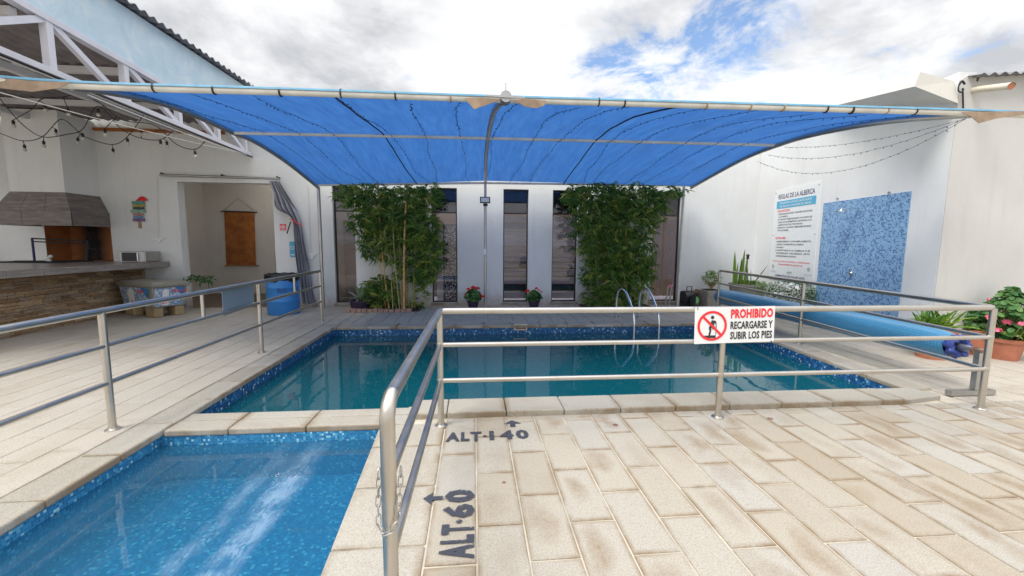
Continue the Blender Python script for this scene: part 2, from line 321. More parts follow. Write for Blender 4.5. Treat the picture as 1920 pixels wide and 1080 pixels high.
    M['coverdark'] = plain('crumpled_cover_end', (.03, .06, .28), .4, var=.4, scale=14)
mk_misc()
def water(name, tint, body, bodyfac, amp, scale, streak=False, ior=1.5):
    m = Mat(name); p = m.pos()
    gl = m.N.new('ShaderNodeBsdfGlossy'); gl.inputs['Roughness'].default_value = .015; gl.inputs[0].default_value = (1, 1, 1, 1)
    tr = m.N.new('ShaderNodeBsdfTransparent'); tr.inputs[0].default_value = (*tint, 1); df = m.N.new('ShaderNodeBsdfDiffuse'); df.inputs[0].default_value = (*body, 1)
    a = m.N.new('ShaderNodeMixShader'); a.inputs[0].default_value = bodyfac; m.L.new(tr.outputs[0], a.inputs[1]); m.L.new(df.outputs[0], a.inputs[2])
    fr = m.N.new('ShaderNodeFresnel'); fr.inputs[0].default_value = ior
    x = m.N.new('ShaderNodeMixShader'); m.L.new(fr.outputs[0], x.inputs[0]); m.L.new(a.outputs[0], x.inputs[1]); m.L.new(gl.outputs[0], x.inputs[2]); m.L.new(x.outputs[0], m.out.inputs[0])
    h = m.noise(p, scale, 3, .45, .3)
    if streak:  # ripples along the line of the pale streak
        sx = m.N.new('ShaderNodeSeparateXYZ'); m.L.new(p, sx.inputs[0])
        wob = m.math('MULTIPLY', m.math('SUBTRACT', m.noise(p, 3.2, 3, .5), .5), .22)
        d = m.math('ABSOLUTE', m.math('ADD', m.math('ADD', sx.outputs[0], 1.32), wob))
        f = m.math('MULTIPLY', m.ramp(d, [(.08, 1.), (.24, 0.)]), m.ramp(m.math('MULTIPLY', sx.outputs[1], .25), [(.70, 1.), (.745, 0.)]))
        ripple = m.math('MULTIPLY', m.noise(m.map(p, (1, .55, 1), (0, 0, 0), (0, 0, .12)), 15, 4, .6, 1.2), f)
        h = m.math('ADD', h, m.math('MULTIPLY', ripple, 2.2))
        # sky-gap reflection painted in: a pale streak with threads beside it
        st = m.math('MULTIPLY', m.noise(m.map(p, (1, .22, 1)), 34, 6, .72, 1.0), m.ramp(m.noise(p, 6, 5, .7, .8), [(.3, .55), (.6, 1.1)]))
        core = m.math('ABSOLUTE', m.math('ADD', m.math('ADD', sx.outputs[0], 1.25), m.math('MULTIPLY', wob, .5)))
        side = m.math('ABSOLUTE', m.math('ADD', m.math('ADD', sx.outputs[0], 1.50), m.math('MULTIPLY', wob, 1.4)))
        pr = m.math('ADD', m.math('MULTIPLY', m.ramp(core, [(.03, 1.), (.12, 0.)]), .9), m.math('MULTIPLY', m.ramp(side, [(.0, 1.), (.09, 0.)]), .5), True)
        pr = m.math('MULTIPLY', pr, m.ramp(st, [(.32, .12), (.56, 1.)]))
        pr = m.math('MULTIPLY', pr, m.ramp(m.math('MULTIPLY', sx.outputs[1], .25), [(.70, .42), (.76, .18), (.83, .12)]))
        refl = m.N.new('ShaderNodeBsdfDiffuse'); refl.inputs[0].default_value = (.42, .56, .72, 1)  # pale diffuse colour of the painted reflection
        a2 = m.N.new('ShaderNodeMixShader'); m.L.new(pr, a2.inputs[0]); m.L.new(a.outputs[0], a2.inputs[1]); m.L.new(refl.outputs[0], a2.inputs[2]); m.L.new(a2.outputs[0], x.inputs[1])
    b = m.N.new('ShaderNodeBump'); b.inputs['Strength'].default_value = amp; b.inputs['Distance'].default_value = .02; m.L.new(h, b.inputs['Height'])
    for n in (gl, fr, df): m.L.new(b.outputs[0], n.inputs['Normal'])
    return m.m
M['water'] = water('deep_pool_water', (.10, .48, .56), (.005, .135, .185), .60, .17, 1.9)
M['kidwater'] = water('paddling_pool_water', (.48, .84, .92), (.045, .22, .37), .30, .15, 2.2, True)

# ------------------------------------------------------------------ mesh helpers
class MB:
    def __init__(s): s.v = []; s.f = []; s.t = []
    def _add(s, vs, fs, tint=None):
        o = len(s.v); s.v += [tuple(v) for v in vs]; s.f += [tuple(i+o for i in f) for f in fs]
        if tint is not None: s.t += [tint]*len(vs)
        return s
    def box(s, a, b, tint=None):
        x0, y0, z0 = a; x1, y1, z1 = b
        return s._add([(x0,y0,z0),(x1,y0,z0),(x1,y1,z0),(x0,y1,z0),(x0,y0,z1),(x1,y0,z1),(x1,y1,z1),(x0,y1,z1)],
               [(0,3,2,1),(4,5,6,7),(0,1,5,4),(1,2,6,5),(2,3,7,6),(3,0,4,7)], tint)
    def hexa(s, bot, top):  # bot, top: 4 points each, counter-clockwise
        return s._add(list(bot)+list(top), [(3,2,1,0),(4,5,6,7),(0,1,5,4),(1,2,6,5),(2,3,7,6),(3,0,4,7)])
    def bar(s, p, q, w, h, up=(0, 0, 1)):  # rectangular bar from p to q
        p, q = Vector(p), Vector(q); d = (q-p).normalized(); u = Vector(up)
        if abs(d.dot(u)) > .98: u = Vector((1, 0, 0))
        a = d.cross(u).normalized()*w/2; b = a.cross(d).normalized()*h/2
        return s.hexa([p-a-b, p+a-b, p+a+b, p-a+b], [q-a-b, q+a-b, q+a+b, q-a+b])
    def prism(s, pts, z0, z1):
        n = len(pts); return s._add([(x, y, z0) for x, y in pts]+[(x, y, z1) for x, y in pts],
            [tuple(range(n-1, -1, -1)), tuple(range(n, 2*n))]+[(i, (i+1) % n, n+(i+1) % n, n+i) for i in range(n)])
    def extr(s, pts, dv):   # polygon of 3D points pushed along dv
        n = len(pts); dv = Vector(dv); return s._add([Vector(p) for p in pts]+[Vector(p)+dv for p in pts],
            [tuple(range(n-1, -1, -1)), tuple(range(n, 2*n))]+[(i, (i+1) % n, n+(i+1) % n, n+i) for i in range(n)])
    def tube(s, pts, r, n=12, cap=True, closed=False):
        pts = [Vector(p) for p in pts]; rs = r if isinstance(r, (list, tuple)) else [r]*len(pts)
        k = len(pts); rings = []; prev = None
        for i, p in enumerate(pts):
            if closed: d = (pts[(i+1) % k]-pts[i-1]).normalized()
            else: d = (pts[min(i+1, k-1)]-pts[max(i-1, 0)]).normalized()
            if prev is None: a = d.orthogonal().normalized()
            else: a = (prev-d*prev.dot(d)).normalized()
            prev = a; b = d.cross(a)
            rings.append([p+(a*math.cos(t)+b*math.sin(t))*rs[i] for t in [2*math.pi*j/n for j in range(n)]])
        fs = []; m = k if closed else k-1
        for i in range(m):
            for j in range(n):
                i2 = (i+1) % k; fs.append((i*n+j, i*n+(j+1) % n, i2*n+(j+1) % n, i2*n+j))
        if cap and not closed: fs += [tuple(range(n-1, -1, -1)), tuple((k-1)*n+j for j in range(n))]
        return s._add([v for g in rings for v in g], fs)
    def lathe(s, c, prof, n=24, sq=1.0):
        c = Vector(c); vs = []; fs = []
        for r, z in prof:
            for j in range(n): t = 2*math.pi*j/n; vs.append(c+Vector((r*math.cos(t), r*math.sin(t)*sq, z)))
        for i in range(len(prof)-1):
            for j in range(n): fs.append((i*n+j, i*n+(j+1) % n, (i+1)*n+(j+1) % n, (i+1)*n+j))
        fs += [tuple(range(n-1, -1, -1)), tuple((len(prof)-1)*n+j for j in range(n))]
        return s._add(vs, fs)
    def ball(s, c, r, n=8, m=6, sq=(1, 1, 1), tint=None):
        c = Vector(c); vs = [c+Vector((0, 0, -r*sq[2]))]
        for i in range(1, m):
            a = -math.pi/2+math.pi*i/m
            for j in range(n): t = 2*math.pi*j/n; vs.append(c+Vector((r*sq[0]*math.cos(a)*math.cos(t), r*sq[1]*math.cos(a)*math.sin(t), r*sq[2]*math.sin(a))))
        vs.append(c+Vector((0, 0, r*sq[2]))); fs = [(0, 1+(j+1) % n, 1+j) for j in range(n)]
        for i in range(m-2):
            for j in range(n): fs.append((1+i*n+j, 1+i*n+(j+1) % n, 1+(i+1)*n+(j+1) % n, 1+(i+1)*n+j))
        e = len(vs)-1; fs += [(1+(m-2)*n+j, 1+(m-2)*n+(j+1) % n, e) for j in range(n)]
        return s._add(vs, fs, tint)
    def leaf(s, p, d, L_, w_, tint=.5, droop=.2, side=None, segs=1):
        p = Vector(p); d = Vector(d).normalized(); sd = side or d.cross(Vector((rnd.uniform(-.4, .4), rnd.uniform(-.4, .4), 1))).normalized()
        if segs == 1:
            mid = p+d*L_*.42; tip = p+d*L_+Vector((0, 0, -droop*L_)); up = Vector((0, 0, .12*w_))
            return s._add([p, mid+sd*w_/2+up, tip, mid-sd*w_/2+up], [(0, 1, 2), (0, 2, 3)], tint)
        o = []; fs = []
        for i in range(segs+1):
            t = i/segs; q = p+d*L_*t+Vector((0, 0, -droop*L_*t*t)); ww = w_/2*(math.sin(math.pi*min(1, .25+t*.75))**.8 if t < 1 else 0)+.0008
            o += [q+sd*ww+Vector((0, 0, w_*.12)), q, q-sd*ww+Vector((0, 0, w_*.12))]
            if i: b = (i-1)*3; fs += [(b, b+1, b+4, b+3), (b+1, b+2, b+5, b+4)]
        return s._add(o, fs, tint)
def origin(parent):
    o = Vector((0, 0, 0))
    while parent is not None: o += Vector(parent.location); parent = parent.parent
    return o
def obj(name, mb, mat, parent=None, smooth=False, bevel=0, label=None, kind=None, loc=None):
    me = bpy.data.meshes.new(name); o = origin(parent) if parent else Vector((0, 0, 0))
    if loc is not None: o = Vector(loc)
    me.from_pydata([tuple(Vector(v)-o) for v in mb.v], [], mb.f); 
    if mb.t and len(mb.t) == len(mb.v):
        at = me.attributes.new('tint', 'FLOAT', 'POINT'); at.data.foreach_set('value', mb.t)
    if smooth:
        me.polygons.foreach_set('use_smooth', [True]*len(me.polygons)); me.set_sharp_from_angle(angle=R_(40))
    if mat is not None: me.materials.append(mat)
    ob = bpy.data.objects.new(name, me); C.objects.link(ob)
    if parent: ob.parent = parent
    elif loc is not None: ob.location = loc
    if bevel:
        b = ob.modifiers.new('edge', 'BEVEL'); b.width = bevel; b.segments = 2; b.limit_method = 'ANGLE'
    if label: ob['label'] = label
    if kind: ob['kind'] = kind
    return ob
def thing(name, label, cat, loc, group=None):
    o = bpy.data.objects.new(name, None); C.objects.link(o); o.location = loc; o.empty_display_size = .1
    o['label'] = label; o['category'] = cat
    if group: o['group'] = group
    return o
def tag(o, label, cat, group=None):
    o['label'] = label; o['category'] = cat
    if group: o['group'] = group
    return o
def struct(o): o['kind'] = 'structure'; return o
def snap_origin(ob):
    """move a mesh thing's origin to its base centre"""
    me = ob.data; co = np.empty(len(me.vertices)*3); me.vertices.foreach_get('co', co); co = co.reshape(-1, 3)
    c = (co.min(0)+co.max(0))/2; c[2] = co[:, 2].min(); me.vertices.foreach_set('co', (co-c).ravel()); ob.location = tuple(Vector(ob.location)+Vector(c)); return ob
_fontcache = {}
def text(name, body, mat, parent, o, xa, ya, height, width=None, bold=0., align='LEFT', label=None, thick=.0008, space=1.):
    """flat lettering: o = anchor on the baseline, xa/ya = unit axes in the surface, cap height, total width"""
    cu = bpy.data.curves.new(name, 'FONT'); cu.body = body; cu.size = 1; cu.offset = bold; cu.extrude = 0; cu.resolution_u = 2; cu.space_character = space
    t = bpy.data.objects.new(name, cu); C.objects.link(t); bpy.context.view_layer.update()
    me = bpy.data.meshes.new_from_object(t.evaluated_get(bpy.context.evaluated_depsgraph_get())); bpy.data.objects.remove(t); bpy.data.curves.remove(cu)
    n = len(me.vertices); co = np.empty(n*3); me.vertices.foreach_get('co', co); co = co.reshape(-1, 3)
    x0, x1 = co[:, 0].min(), co[:, 0].max(); y1 = co[:, 1].max() if '\n' not in body else .7
    sy = height/.7; sx = width/(x1-x0) if width else sy
    off = {'LEFT': x0, 'CENTER': (x0+x1)/2, 'RIGHT': x1}[align]
    xa, ya = Vector(xa).normalized(), Vector(ya).normalized(); nn = xa.cross(ya); og = origin(parent)
    X = (co[:, 0]-off)*sx; Y = co[:, 1]*sy
    P = np.array(Vector(o)-og)[None]+X[:, None]*np.array(xa)[None]+Y[:, None]*np.array(ya)[None]+np.array(nn)[None]*thick
    me.vertices.foreach_set('co', P.ravel()); me.update(); me.name = name; me.materials.clear(); me.materials.append(mat)
    ob = bpy.data.objects.new(name, me); C.objects.link(ob); ob.parent = parent
    if label: ob['label'] = label
    return ob
def catenary(p, q, sag, n=16): return [Vector(p).lerp(Vector(q), i/n)-Vector((0, 0, sag*4*(i/n)*(1-i/n))) for i in range(n+1)]
def bez(pts, n=6):   # Catmull-Rom through points
    pts = [Vector(p) for p in pts]; P = [pts[0]*2-pts[1]]+pts+[pts[-1]*2-pts[-2]]; o = []
    for i in range(1, len(P)-2):
        for k in range(n):
            t = k/n; a, b, c, d = P[i-1], P[i], P[i+1], P[i+2]
            o.append(.5*((2*b)+(c-a)*t+(2*a-5*b+4*c-d)*t*t+(3*b-a-3*c+d)*t**3))
    return o+[pts[-1]]

YW = 9.85
# ------------------------------------------------------------------ ground, pools
XL = -2.49
PR0, PR1 = (4.52, 3.80), (4.84, 7.42)          # right edge of the deep pool (slightly askew)
YF = 7.46
deep = [(-.52, 3.77), (PR0[0], 3.77), (PR1[0], YF), (XL, YF), (XL, 3.70), (-.52, 3.70)]
kid = [(XL, .35), (-.62, .35), (-.765, 3.36), (XL, 3.38)]
g = MB(); B = 250
for a, b, c, d in ((-B, -B, B, .3), (-B, 7.9, B, B), (-B, .3, -3, 7.9), (5.2, .3, B, 7.9)):
    g._add([(a, b, -.03), (c, b, -.03), (c, d, -.03), (a, d, -.03)], [(0, 1, 2, 3)])
struct(obj('ground', g, M['ground']))
b = MB()
b.box((-12, .3, -.5), (XL-.02, 9.84, -.008)); ol = struct(obj('deck_bed', b, M['grout_left']))
b = MB()
b.box((-.61, .3, -.5), (9, 3.43, -.008)); 
b.prism([(4.56, 3.44), (9, 3.44), (9, 9.84), (5.1, 9.84), (4.88, 7.5)], -.5, -.009)
b.box((XL-.01, 7.5, -.5), (5.0, 9.84, -.010))
b.box((XL-.01, 3.40, -1.3), (-.53, 3.68, -.02)); b.box((-.6, 3.44, -1.3), (4.55, 3.75, -.011))
struct(obj('terrace_bed', b, M['grout']))
def basin(name, poly, z0, z1, mat):
    m = MB(); n = len(poly)
    m._add([(x, y, z1) for x, y in poly]+[(x, y, z0) for x, y in poly], [tuple(range(n, 2*n))]+[(i, n+i, n+(i+1) % n, (i+1) % n) for i in range(n)])
    return struct(obj(name, m, mat))
basin('pool_basin', deep, -1.15, -.045, M['mosaic']); basin('paddling_pool_basin', kid, -.42, -.045, M['kidmosaic'])
def sheet(name, poly, z, mat):
    m = MB(); m._add([(x, y, z) for x, y in poly], [tuple(range(len(poly)))]); o = obj(name, m, mat); struct(o); return o
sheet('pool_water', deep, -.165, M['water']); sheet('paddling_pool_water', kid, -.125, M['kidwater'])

# ------------------------------------------------------------------ paving, piece by piece
TW, TL, X0 = .2515, .513, .0113
def tilemesh(name, w_, l_, gap, mat, h=.03):
    m = MB(); a, c = w_/2-gap/2, l_/2-gap/2; e = .004
    m._add([(-a, -c, -h), (a, -c, -h), (a, c, -h), (-a, c, -h), (-a, -c, -e), (a, -c, -e), (a, c, -e), (-a, c, -e), (-a+e, -c+e, 0), (a-e, -c+e, 0), (a-e, c-e, 0), (-a+e, c-e, 0)],
       [(0,1,5,4),(1,2,6,5),(2,3,7,6),(3,0,4,7),(4,5,9,8),(5,6,10,9),(6,7,11,10),(7,4,8,11),(8,9,10,11)])
    me = bpy.data.meshes.new(name); me.from_pydata(m.v, [], m.f); me.materials.append(mat); return me
def pave(name, cells, mat, farmat, label_struct=True, gap=.0105, limit=290, z=0.):
    """cells: list of (x, y, w, l). nearest `limit` are parts, the rest one 'stuff' part"""
    root = bpy.data.objects.new(name, None); C.objects.link(root); root['kind'] = 'structure'; root.location = (0, 0, 0)
    cells = sorted(cells, key=lambda c: c[0]**2+c[1]**2); cache = {}
    for (x, y, w_, l_) in cells[:limit]:
        k = (round(w_, 3), round(l_, 3))
        if k not in cache: cache[k] = tilemesh('paving_stone', w_, l_, gap, mat)
        o = bpy.data.objects.new('paving_stone', cache[k]); C.objects.link(o); o.parent = root
        o.location = (x, y, z+rnd.uniform(-.0015, .0015)); o.rotation_euler = (rnd.gauss(0, .0015), rnd.gauss(0, .001), rnd.gauss(0, .0035))
    if len(cells) > limit:
        m = MB()
        for (x, y, w_, l_) in cells[limit:]:
            q = rnd.uniform(-.0015, .0015)
            m.box((x-w_/2+gap/2, y-l_/2+gap/2, -.03), (x+w_/2-gap/2, y+l_/2-gap/2, z+q), rnd.random())
        obj('far_paving_stones', m, farmat, root, kind='stuff')
    return root
def cells_in(kx0, kx1, y0, y1, keep=lambda x, y: True, phase=0):
    out_ = []
    for k in range(kx0, kx1):
        x = X0+TW*(k+.5); off = 2.572 if k % 2 == 0 else 2.825
        if phase: off += .12*((k*7) % 4)
        n0 = math.floor((y0-off)/TL)
        j = off+n0*TL
        while j < y1-.02:
            a, c = max(j, y0), min(j+TL, y1); 
            if c-a > .04 and keep(x, (a+c)/2): out_.append((x, (a+c)/2, TW, c-a))
            j += TL
    return out_
pave('front_terrace', [c for c in cells_in(0, 26, .75, 3.45)]+[(X0-TW/2, 3.14, TW, .62), (X0-TW/2, 2.57, TW, .51), (X0-TW/2, 2.06, TW, .51), (X0-TW/2, 1.545, TW, .51), (X0-TW/2, 1.03, TW, .51)], M['tile'], M['tile_far'])
pave('right_terrace', cells_in(18, 33, 3.45, 9.83, lambda x, y: x > 4.86+(y-3.6)*.085 and (x < 6.75 or y < 5.3)), M['tile_left'], M['tile_far'])
pave('back_deck', cells_in(-11, 20, 7.80, 9.83), M['tile_left'], M['tile_far'])
pave('left_deck', cells_in(-42, -11, .75, 9.83, phase=1), M['tile_left'], M['tile_far'], gap=.0028)
# manhole covers and drains
for i, (px, py, lb) in enumerate(((1154, 797, 'small round rusty drain cover in the paving left of the sign post'), (1444, 785, 'small round drain cover just right of the railing post'), (945, 905, 'tiny round plug in the stone beside the painted 60'), (487, 664, 'round drain cap beside the middle left railing post'), (457, 585, 'round drain cover in the deck by the blue drum'))):
    p = G(px, py); r = (.022, .022, .012, .02, .07)[i]; m = MB(); m.lathe((p.x, p.y, -.004), [(r, 0), (r, .0065), (r*.8, .008), (r*.2, .008)], 18)
    tag(snap_origin(obj('floor_drain', m, M['brdoor'] if i < 3 else M['galv'], smooth=True)), lb, 'drain', 'small floor drains')

# coping stones
cop = bpy.data.objects.new('pool_coping', None); C.objects.link(cop); cop['kind'] = 'structure'
def cstone(poly, z0, z1, bev=.012):
    m = MB(); cx = sum(p[0] for p in poly)/len(poly); cy = sum(p[1] for p in poly)/len(poly)
    m.prism(poly, z0, z1); dz = rnd.uniform(-.0012, .0012); m.v = [(x, y, z+dz) for x, y, z in m.v]
    me = bpy.data.meshes.new('coping_stone'); me.from_pydata([(x-cx, y-cy, z) for x, y, z in m.v], [], m.f); me.materials.append(M['coping'])
    o = bpy.data.objects.new('coping_stone', me); C.objects.link(o); o.parent = cop; o.location = (cx, cy, 0)
    bb = o.modifiers.new('edge', 'BEVEL'); bb.width = bev; bb.segments = 2; bb.limit_method = 'ANGLE'
gp = .003
def row(p, q, inward, z0, z1, step, w_, ph=0):
    """stones along p->q, thickness w_ towards `inward` (a 2D unit vector)"""
    p, q = Vector(p), Vector(q); d = (q-p); Ln = d.length; d.normalize(); n_ = Vector(inward); a = -ph*step
    while a < Ln-1e-4:
        b_ = min(a+step, Ln); a0 = max(a, 0)
        if b_-a0 > .05:
            A = p+d*(a0+gp); Bq = p+d*(b_-gp); poly = [A, Bq, Bq+n_*w_, A+n_*w_]
            ar = sum(poly[i].x*poly[(i+1) % 4].y-poly[(i+1) % 4].x*poly[i].y for i in range(4))
            if ar < 0: poly = poly[::-1]
            cstone([(v.x, v.y) for v in poly], z0, z1)
        a = b_
row((-.52, 3.462), (4.10, 3.462), (0, 1), -.05, .045, .515, .32, .45)      # raised front coping of the deep pool
cstone([(4.103, 3.462), (4.60, 3.55), (4.52, 3.78), (4.103, 3.78)], -.05, .040)
row((-2.45, 3.365), (-.525, 3.365), (0, 1), -.05, .004, .60, .19, .2)
row((-2.45, 3.561), (-.525, 3.561), (0, 1), -.05, .002, .60, .15, .2)
yy = .4
while yy < 3.4:                                                            # beside the paddling pool
    y2_ = min(yy+.515, 3.36); ed_ = lambda y_: -.628-.145*(y_-.35)/3.0
    if y2_-yy > .05: cstone([(-.245, yy+gp), (-.245, y2_-gp), (ed_(y2_), y2_-gp), (ed_(yy), yy+gp)], -.05, .003)
    yy += .515
row((XL+.02, .4), (XL+.02, 7.47), (-1, 0), -.05, .004, .52, .27)
row((XL-.25, 7.44), (4.86, 7.44), (0, 1), -.05, .004, .52, .33, .4)
row((4.53, 3.80), (4.83, 7.43), (1, 0), -.05, .004, .52, .29)

# painted depth marks on the stones
def flatpoly(name, pts, z, mat, parent):
    m = MB(); m._add([(x, y, z) for x, y in pts], [tuple(range(len(pts)))]); return obj(name, m, mat, parent)
pm = thing('painted_depth_mark', 'black stencilled ALT 140 with an arrow pointing at the deep pool', 'painted marking', (.1, 3.1, .006), 'stencilled depth marks')
p0 = G(835, 827, .006); p1 = G(1006, 822, .006)
text('lettering', 'ALT', M['paint'], pm, (p0.x, p0.y, .006), (1, 0, 0), (0, 1, 0), .135, .275, .045, space=1.22)
text('lettering', '·', M['paint'], pm, (p0.x+.285, p0.y+.0, .006), (1, 0, 0), (0, 1, 0), .125, .03, .03)
text('lettering', '140', M['paint'], pm, (p0.x+.335, p0.y+.005, .006), (1, 0, 0), (0, 1, 0), .135, .31, .045, space=1.25)
a = G(962, 800, .006); ax, ay = a.x, a.y
flatpoly('arrow', [(ax-.022, ay), (ax+.022, ay), (ax+.022, ay+.06), (ax+.075, ay+.06), (ax, ay+.125), (ax-.075, ay+.06), (ax-.022, ay+.06)], .006, M['paint'], pm)
pm = thing('painted_depth_mark', 'black stencilled ALT 60 running towards the paddling pool railing', 'painted marking', (-.1, 2.1, .006), 'stencilled depth marks')
text('lettering', 'ALT', M['paint'], pm, (-.012, 1.83, .006), (0, 1, 0), (-1, 0, 0), .155, .25, .045, space=1.2)
text('lettering', '·', M['paint'], pm, (-.012, 2.085, .006), (0, 1, 0), (-1, 0, 0), .145, .03, .03)
text('lettering', '60', M['paint'], pm, (-.012, 2.13, .006), (0, 1, 0), (-1, 0, 0), .155, .26, .045, space=1.22)
a = G(830, 933, .006); ax, ay = a.x, a.y
flatpoly('arrow', [(ax, ay+.018), (ax-.06, ay+.018), (ax-.06, ay+.06), (ax-.115, ay), (ax-.06, ay-.06), (ax-.06, ay-.018), (ax, ay-.018)], .006, M['paint'], pm)

# ------------------------------------------------------------------ back building
bk = thing('back_wall', 'long white stucco wall behind the pool with tall windows and a wide doorway', 'wall', (1, YW, 0))
holes = [(-9.2, -7.88, 1.04, 1.80), (-6.46, -4.48, 0, 2.78)]
WX = [((622, 352), (670, 570)), ((808, 352), (858, 570)), ((944, 356), (989, 568)), ((1037, 356), (1080, 568)), ((1227, 360), (1269, 566))]
wins = []
for a, c in WX:
    p, q = AY(*a, YW), AY(*c, YW); wins.append((p.x, q.x, .085, 2.76)); holes.append(wins[-1])
wall_top = 3.85; xs = [-12.] + sorted(sum([[h[0], h[1]] for h in holes], [])) + [7.2]
m = MB(); TH = .22
def wtop(x): return 4.95 if x < -4.86 else wall_top
xs = sorted(set(xs+[-4.86]) - set())
# door spans -6.46..-4.48 and the height step sits inside it: split there
for i in range(len(xs)-1):
    a, c = xs[i], xs[i+1]; mid = (a+c)/2; hh = [h for h in holes if h[0] < mid < h[1]]; tp = wtop(mid)
    if not hh: m.box((a, YW, -.4), (c, YW+TH, tp))
    else:
        h = hh[0]
        if h[2] > 0: m.box((a, YW, -.4), (c, YW+TH, h[2]))
        m.box((a, YW, h[3]), (c, YW+TH, tp))
obj('wall', m, M['stucco'], bk)
labs = ['tall dark window left of the bamboo showing a brown door', 'tall window with a speckled screen right of the left bamboo', 'tall dark window in the middle of the wall with grey panels in place of a reflection', 'tall dark window beside the right bamboo', 'tall dark window at the right end of the wall']
for i, (a, c, z0, z1) in enumerate(wins):
    m = MB(); f = .03; y0, y1 = YW+.09, YW+.14
    m.box((a, y0, z0), (a+f, y1, z1)); m.box((c-f, y0, z0), (c, y1, z1)); m.box((a+f, y0, z0), (c-f, y1, z0+f)); m.box((a+f, y0, z1-f), (c-f, y1, z1)); m.box((a+f, y0+.003, 2.19), (c-f, y1, 2.22))
    wf = obj('window', m, M['dark'], bk, label=labs[i])
    m = MB(); m.box((a+f-.002, YW+.113, z0+f-.002), (c-f+.002, YW+.118, z1-f+.002)); obj('pane', m, M['glass'], wf)
    m = MB(); m.box((a-.03, YW-.035, z0-.055), (c+.03, YW+.20, z0-.003)); obj('window_sill', m, M['coping'], wf)
# rooms seen through the openings
rm = thing('room_interior', 'plain beige room seen through the wide doorway', 'room', (-5.5, 11.5, 0))
m = MB(); m.box((-7.6, 12.55, -.4), (-3.4, 12.7, 3.1)); m.box((-7.7, YW+TH, -.4), (-7.58, 12.7, 3.1)); m.box((-3.42, YW+TH, -.4), (-3.3, 12.7, 3.1)); obj('inner_wall', m, M['stucco_in'], rm)
m = MB(); m.box((-7.7, YW+TH, 3.1), (-3.3, 12.7, 3.2)); obj('ceiling', m, M['stucco_in'], rm)
m = MB(); m.box((-7.58, YW+.0, -.4), (-3.42, 12.55, -.004)); obj('floor', m, M['brownfloor'], rm)
lf = thing('tube_lamp', 'lit fluorescent tube on the ceiling inside the doorway', 'lamp', (-5.1, 11.2, 3.03))
m = MB(); p, q = G(425, 341, 3.0), G(474, 354, 3.0); p.y = min(p.y, 12.4)
m.tube([(-5.55, 10.9, 3.02), (-5.0, 11.9, 3.02)], .025, 10); obj('tube', m, M['lamp'], lf, smooth=True)
m = MB(); m.bar((-5.55, 10.9, 3.07), (-5.0, 11.9, 3.07), .09, .05); obj('housing', m, M['signwhite'], lf)
YH = 12.53
hg = thing('wall_hanging', 'rust brown leather wall hanging on a string inside the doorway', 'wall hanging', AY(450, 500, YH))
c4 = [AY(421, 397, YH), AY(477, 397, YH), AY(480, 498, YH), AY(425, 498, YH)]
m = MB(); m.extr([c4[3], c4[2], c4[1], c4[0]], (0, -.02, 0)); obj('panel', m, M['orange'], hg)
m = MB(); m.tube([AY(415, 396, YH-.03), AY(482, 398, YH-.03)], .018, 8); obj('rod', m, M['iron'], hg, smooth=True)
m = MB(); m.tube([AY(421, 498, YH-.03), AY(486, 498, YH-.03)], .018, 8); obj('rod', m, M['wood'], hg, smooth=True)
m = MB(); m.tube([AY(421, 394, YH-.03), AY(446, 371, YH-.03), AY(475, 394, YH-.03)], .008, 6); obj('string', m, M['galv'], hg)
# behind the tall windows
r2 = thing('glazed_room', 'dim room behind the tall windows with grey panels in place of a reflection', 'room', (1, 11, 0))
m = MB(); m.box((-3.3, 11.6, -.4), (7.1, 11.7, 3.3)); m.box((-3.3, YW+TH, -.4), (-3.2, 11.6, 3.3)); obj('inner_wall', m, M['brownfloor'], r2)
m = MB(); m.box((-3.2, YW+TH, -.4), (7.1, 11.6, .0)); obj('floor', m, M['plank'], r2)
m = MB(); m.box((-3.2, YW+TH+.002, 2.20), (7.1, YW+TH+.05, 3.2)); obj('upper_dark_sheet', m, M['dark'], r2)  # dark sheet that darkens the upper panes
for k in range(11):
    z = .10+k*.19
    m = MB(); m.box((.5, 10.45+(.012 if k % 3 else .0), z), (2.7, 10.50, z+.172)); obj('reflection_panel', m, M['dark'] if k == 1 else M['plank'], r2)  # panels set behind the glass in place of a shutter reflection
for z in (.86, 1.02, .66): m = MB(); m.box((.5, 10.40, z), (2.7, 10.44, z+.025)); obj('reflection_rail', m, M['dark'], r2)
m = MB(); m.box((1.13, 10.38, .88), (1.32, 10.44, 1.0)); obj('switch_box', m, M['dark'], r2)
m = MB(); m.box((-3.19, 10.6, 0), (-2.78, 10.66, 2.05)); obj('door', m, M['brdoor'], r2)
bd = thing('framed_board', 'pale framed board with handwriting behind the leftmost window', 'board', (-2.7, 10.3, .5))
m = MB(); m.box((-2.84, 10.28, .62), (-2.50, 10.31, 1.70)); obj('board', m, M['plank'], bd)
text('handwriting', 'Hoy es\nun buen\ndía', M['greyink'], bd, (-2.80, 10.276, 1.35), (1, 0, 0), (0, 0, 1), .10, .26, .0)
scn = thing('speckled_screen', 'black screen full of white speckles behind the second window', 'screen', (-.55, 10.3, 0))
p, q = AY(832, 422, 10.25), AY(858, 567, 10.25)
m = MB(); m.box((p.x, 10.24, .06), (q.x+.1, 10.26, p.z)); obj('screen_panel', m, M['lace'], scn)
m = MB(); m.box((p.x-.02, 10.235, .06), (p.x, 10.265, p.z+.02)); m.box((p.x-.02, 10.235, p.z), (q.x+.1, 10.265, p.z+.02)); obj('screen_frame', m, M['dark'], scn)
m = MB(); m.box((p.x-.2, 10.5, .05), (p.x-.03, 10.55, 1.85)); tag(snap_origin(obj('bright_panel', m, M['signwhite'])), 'pale panel glimpsed left of the speckled screen', 'panel')

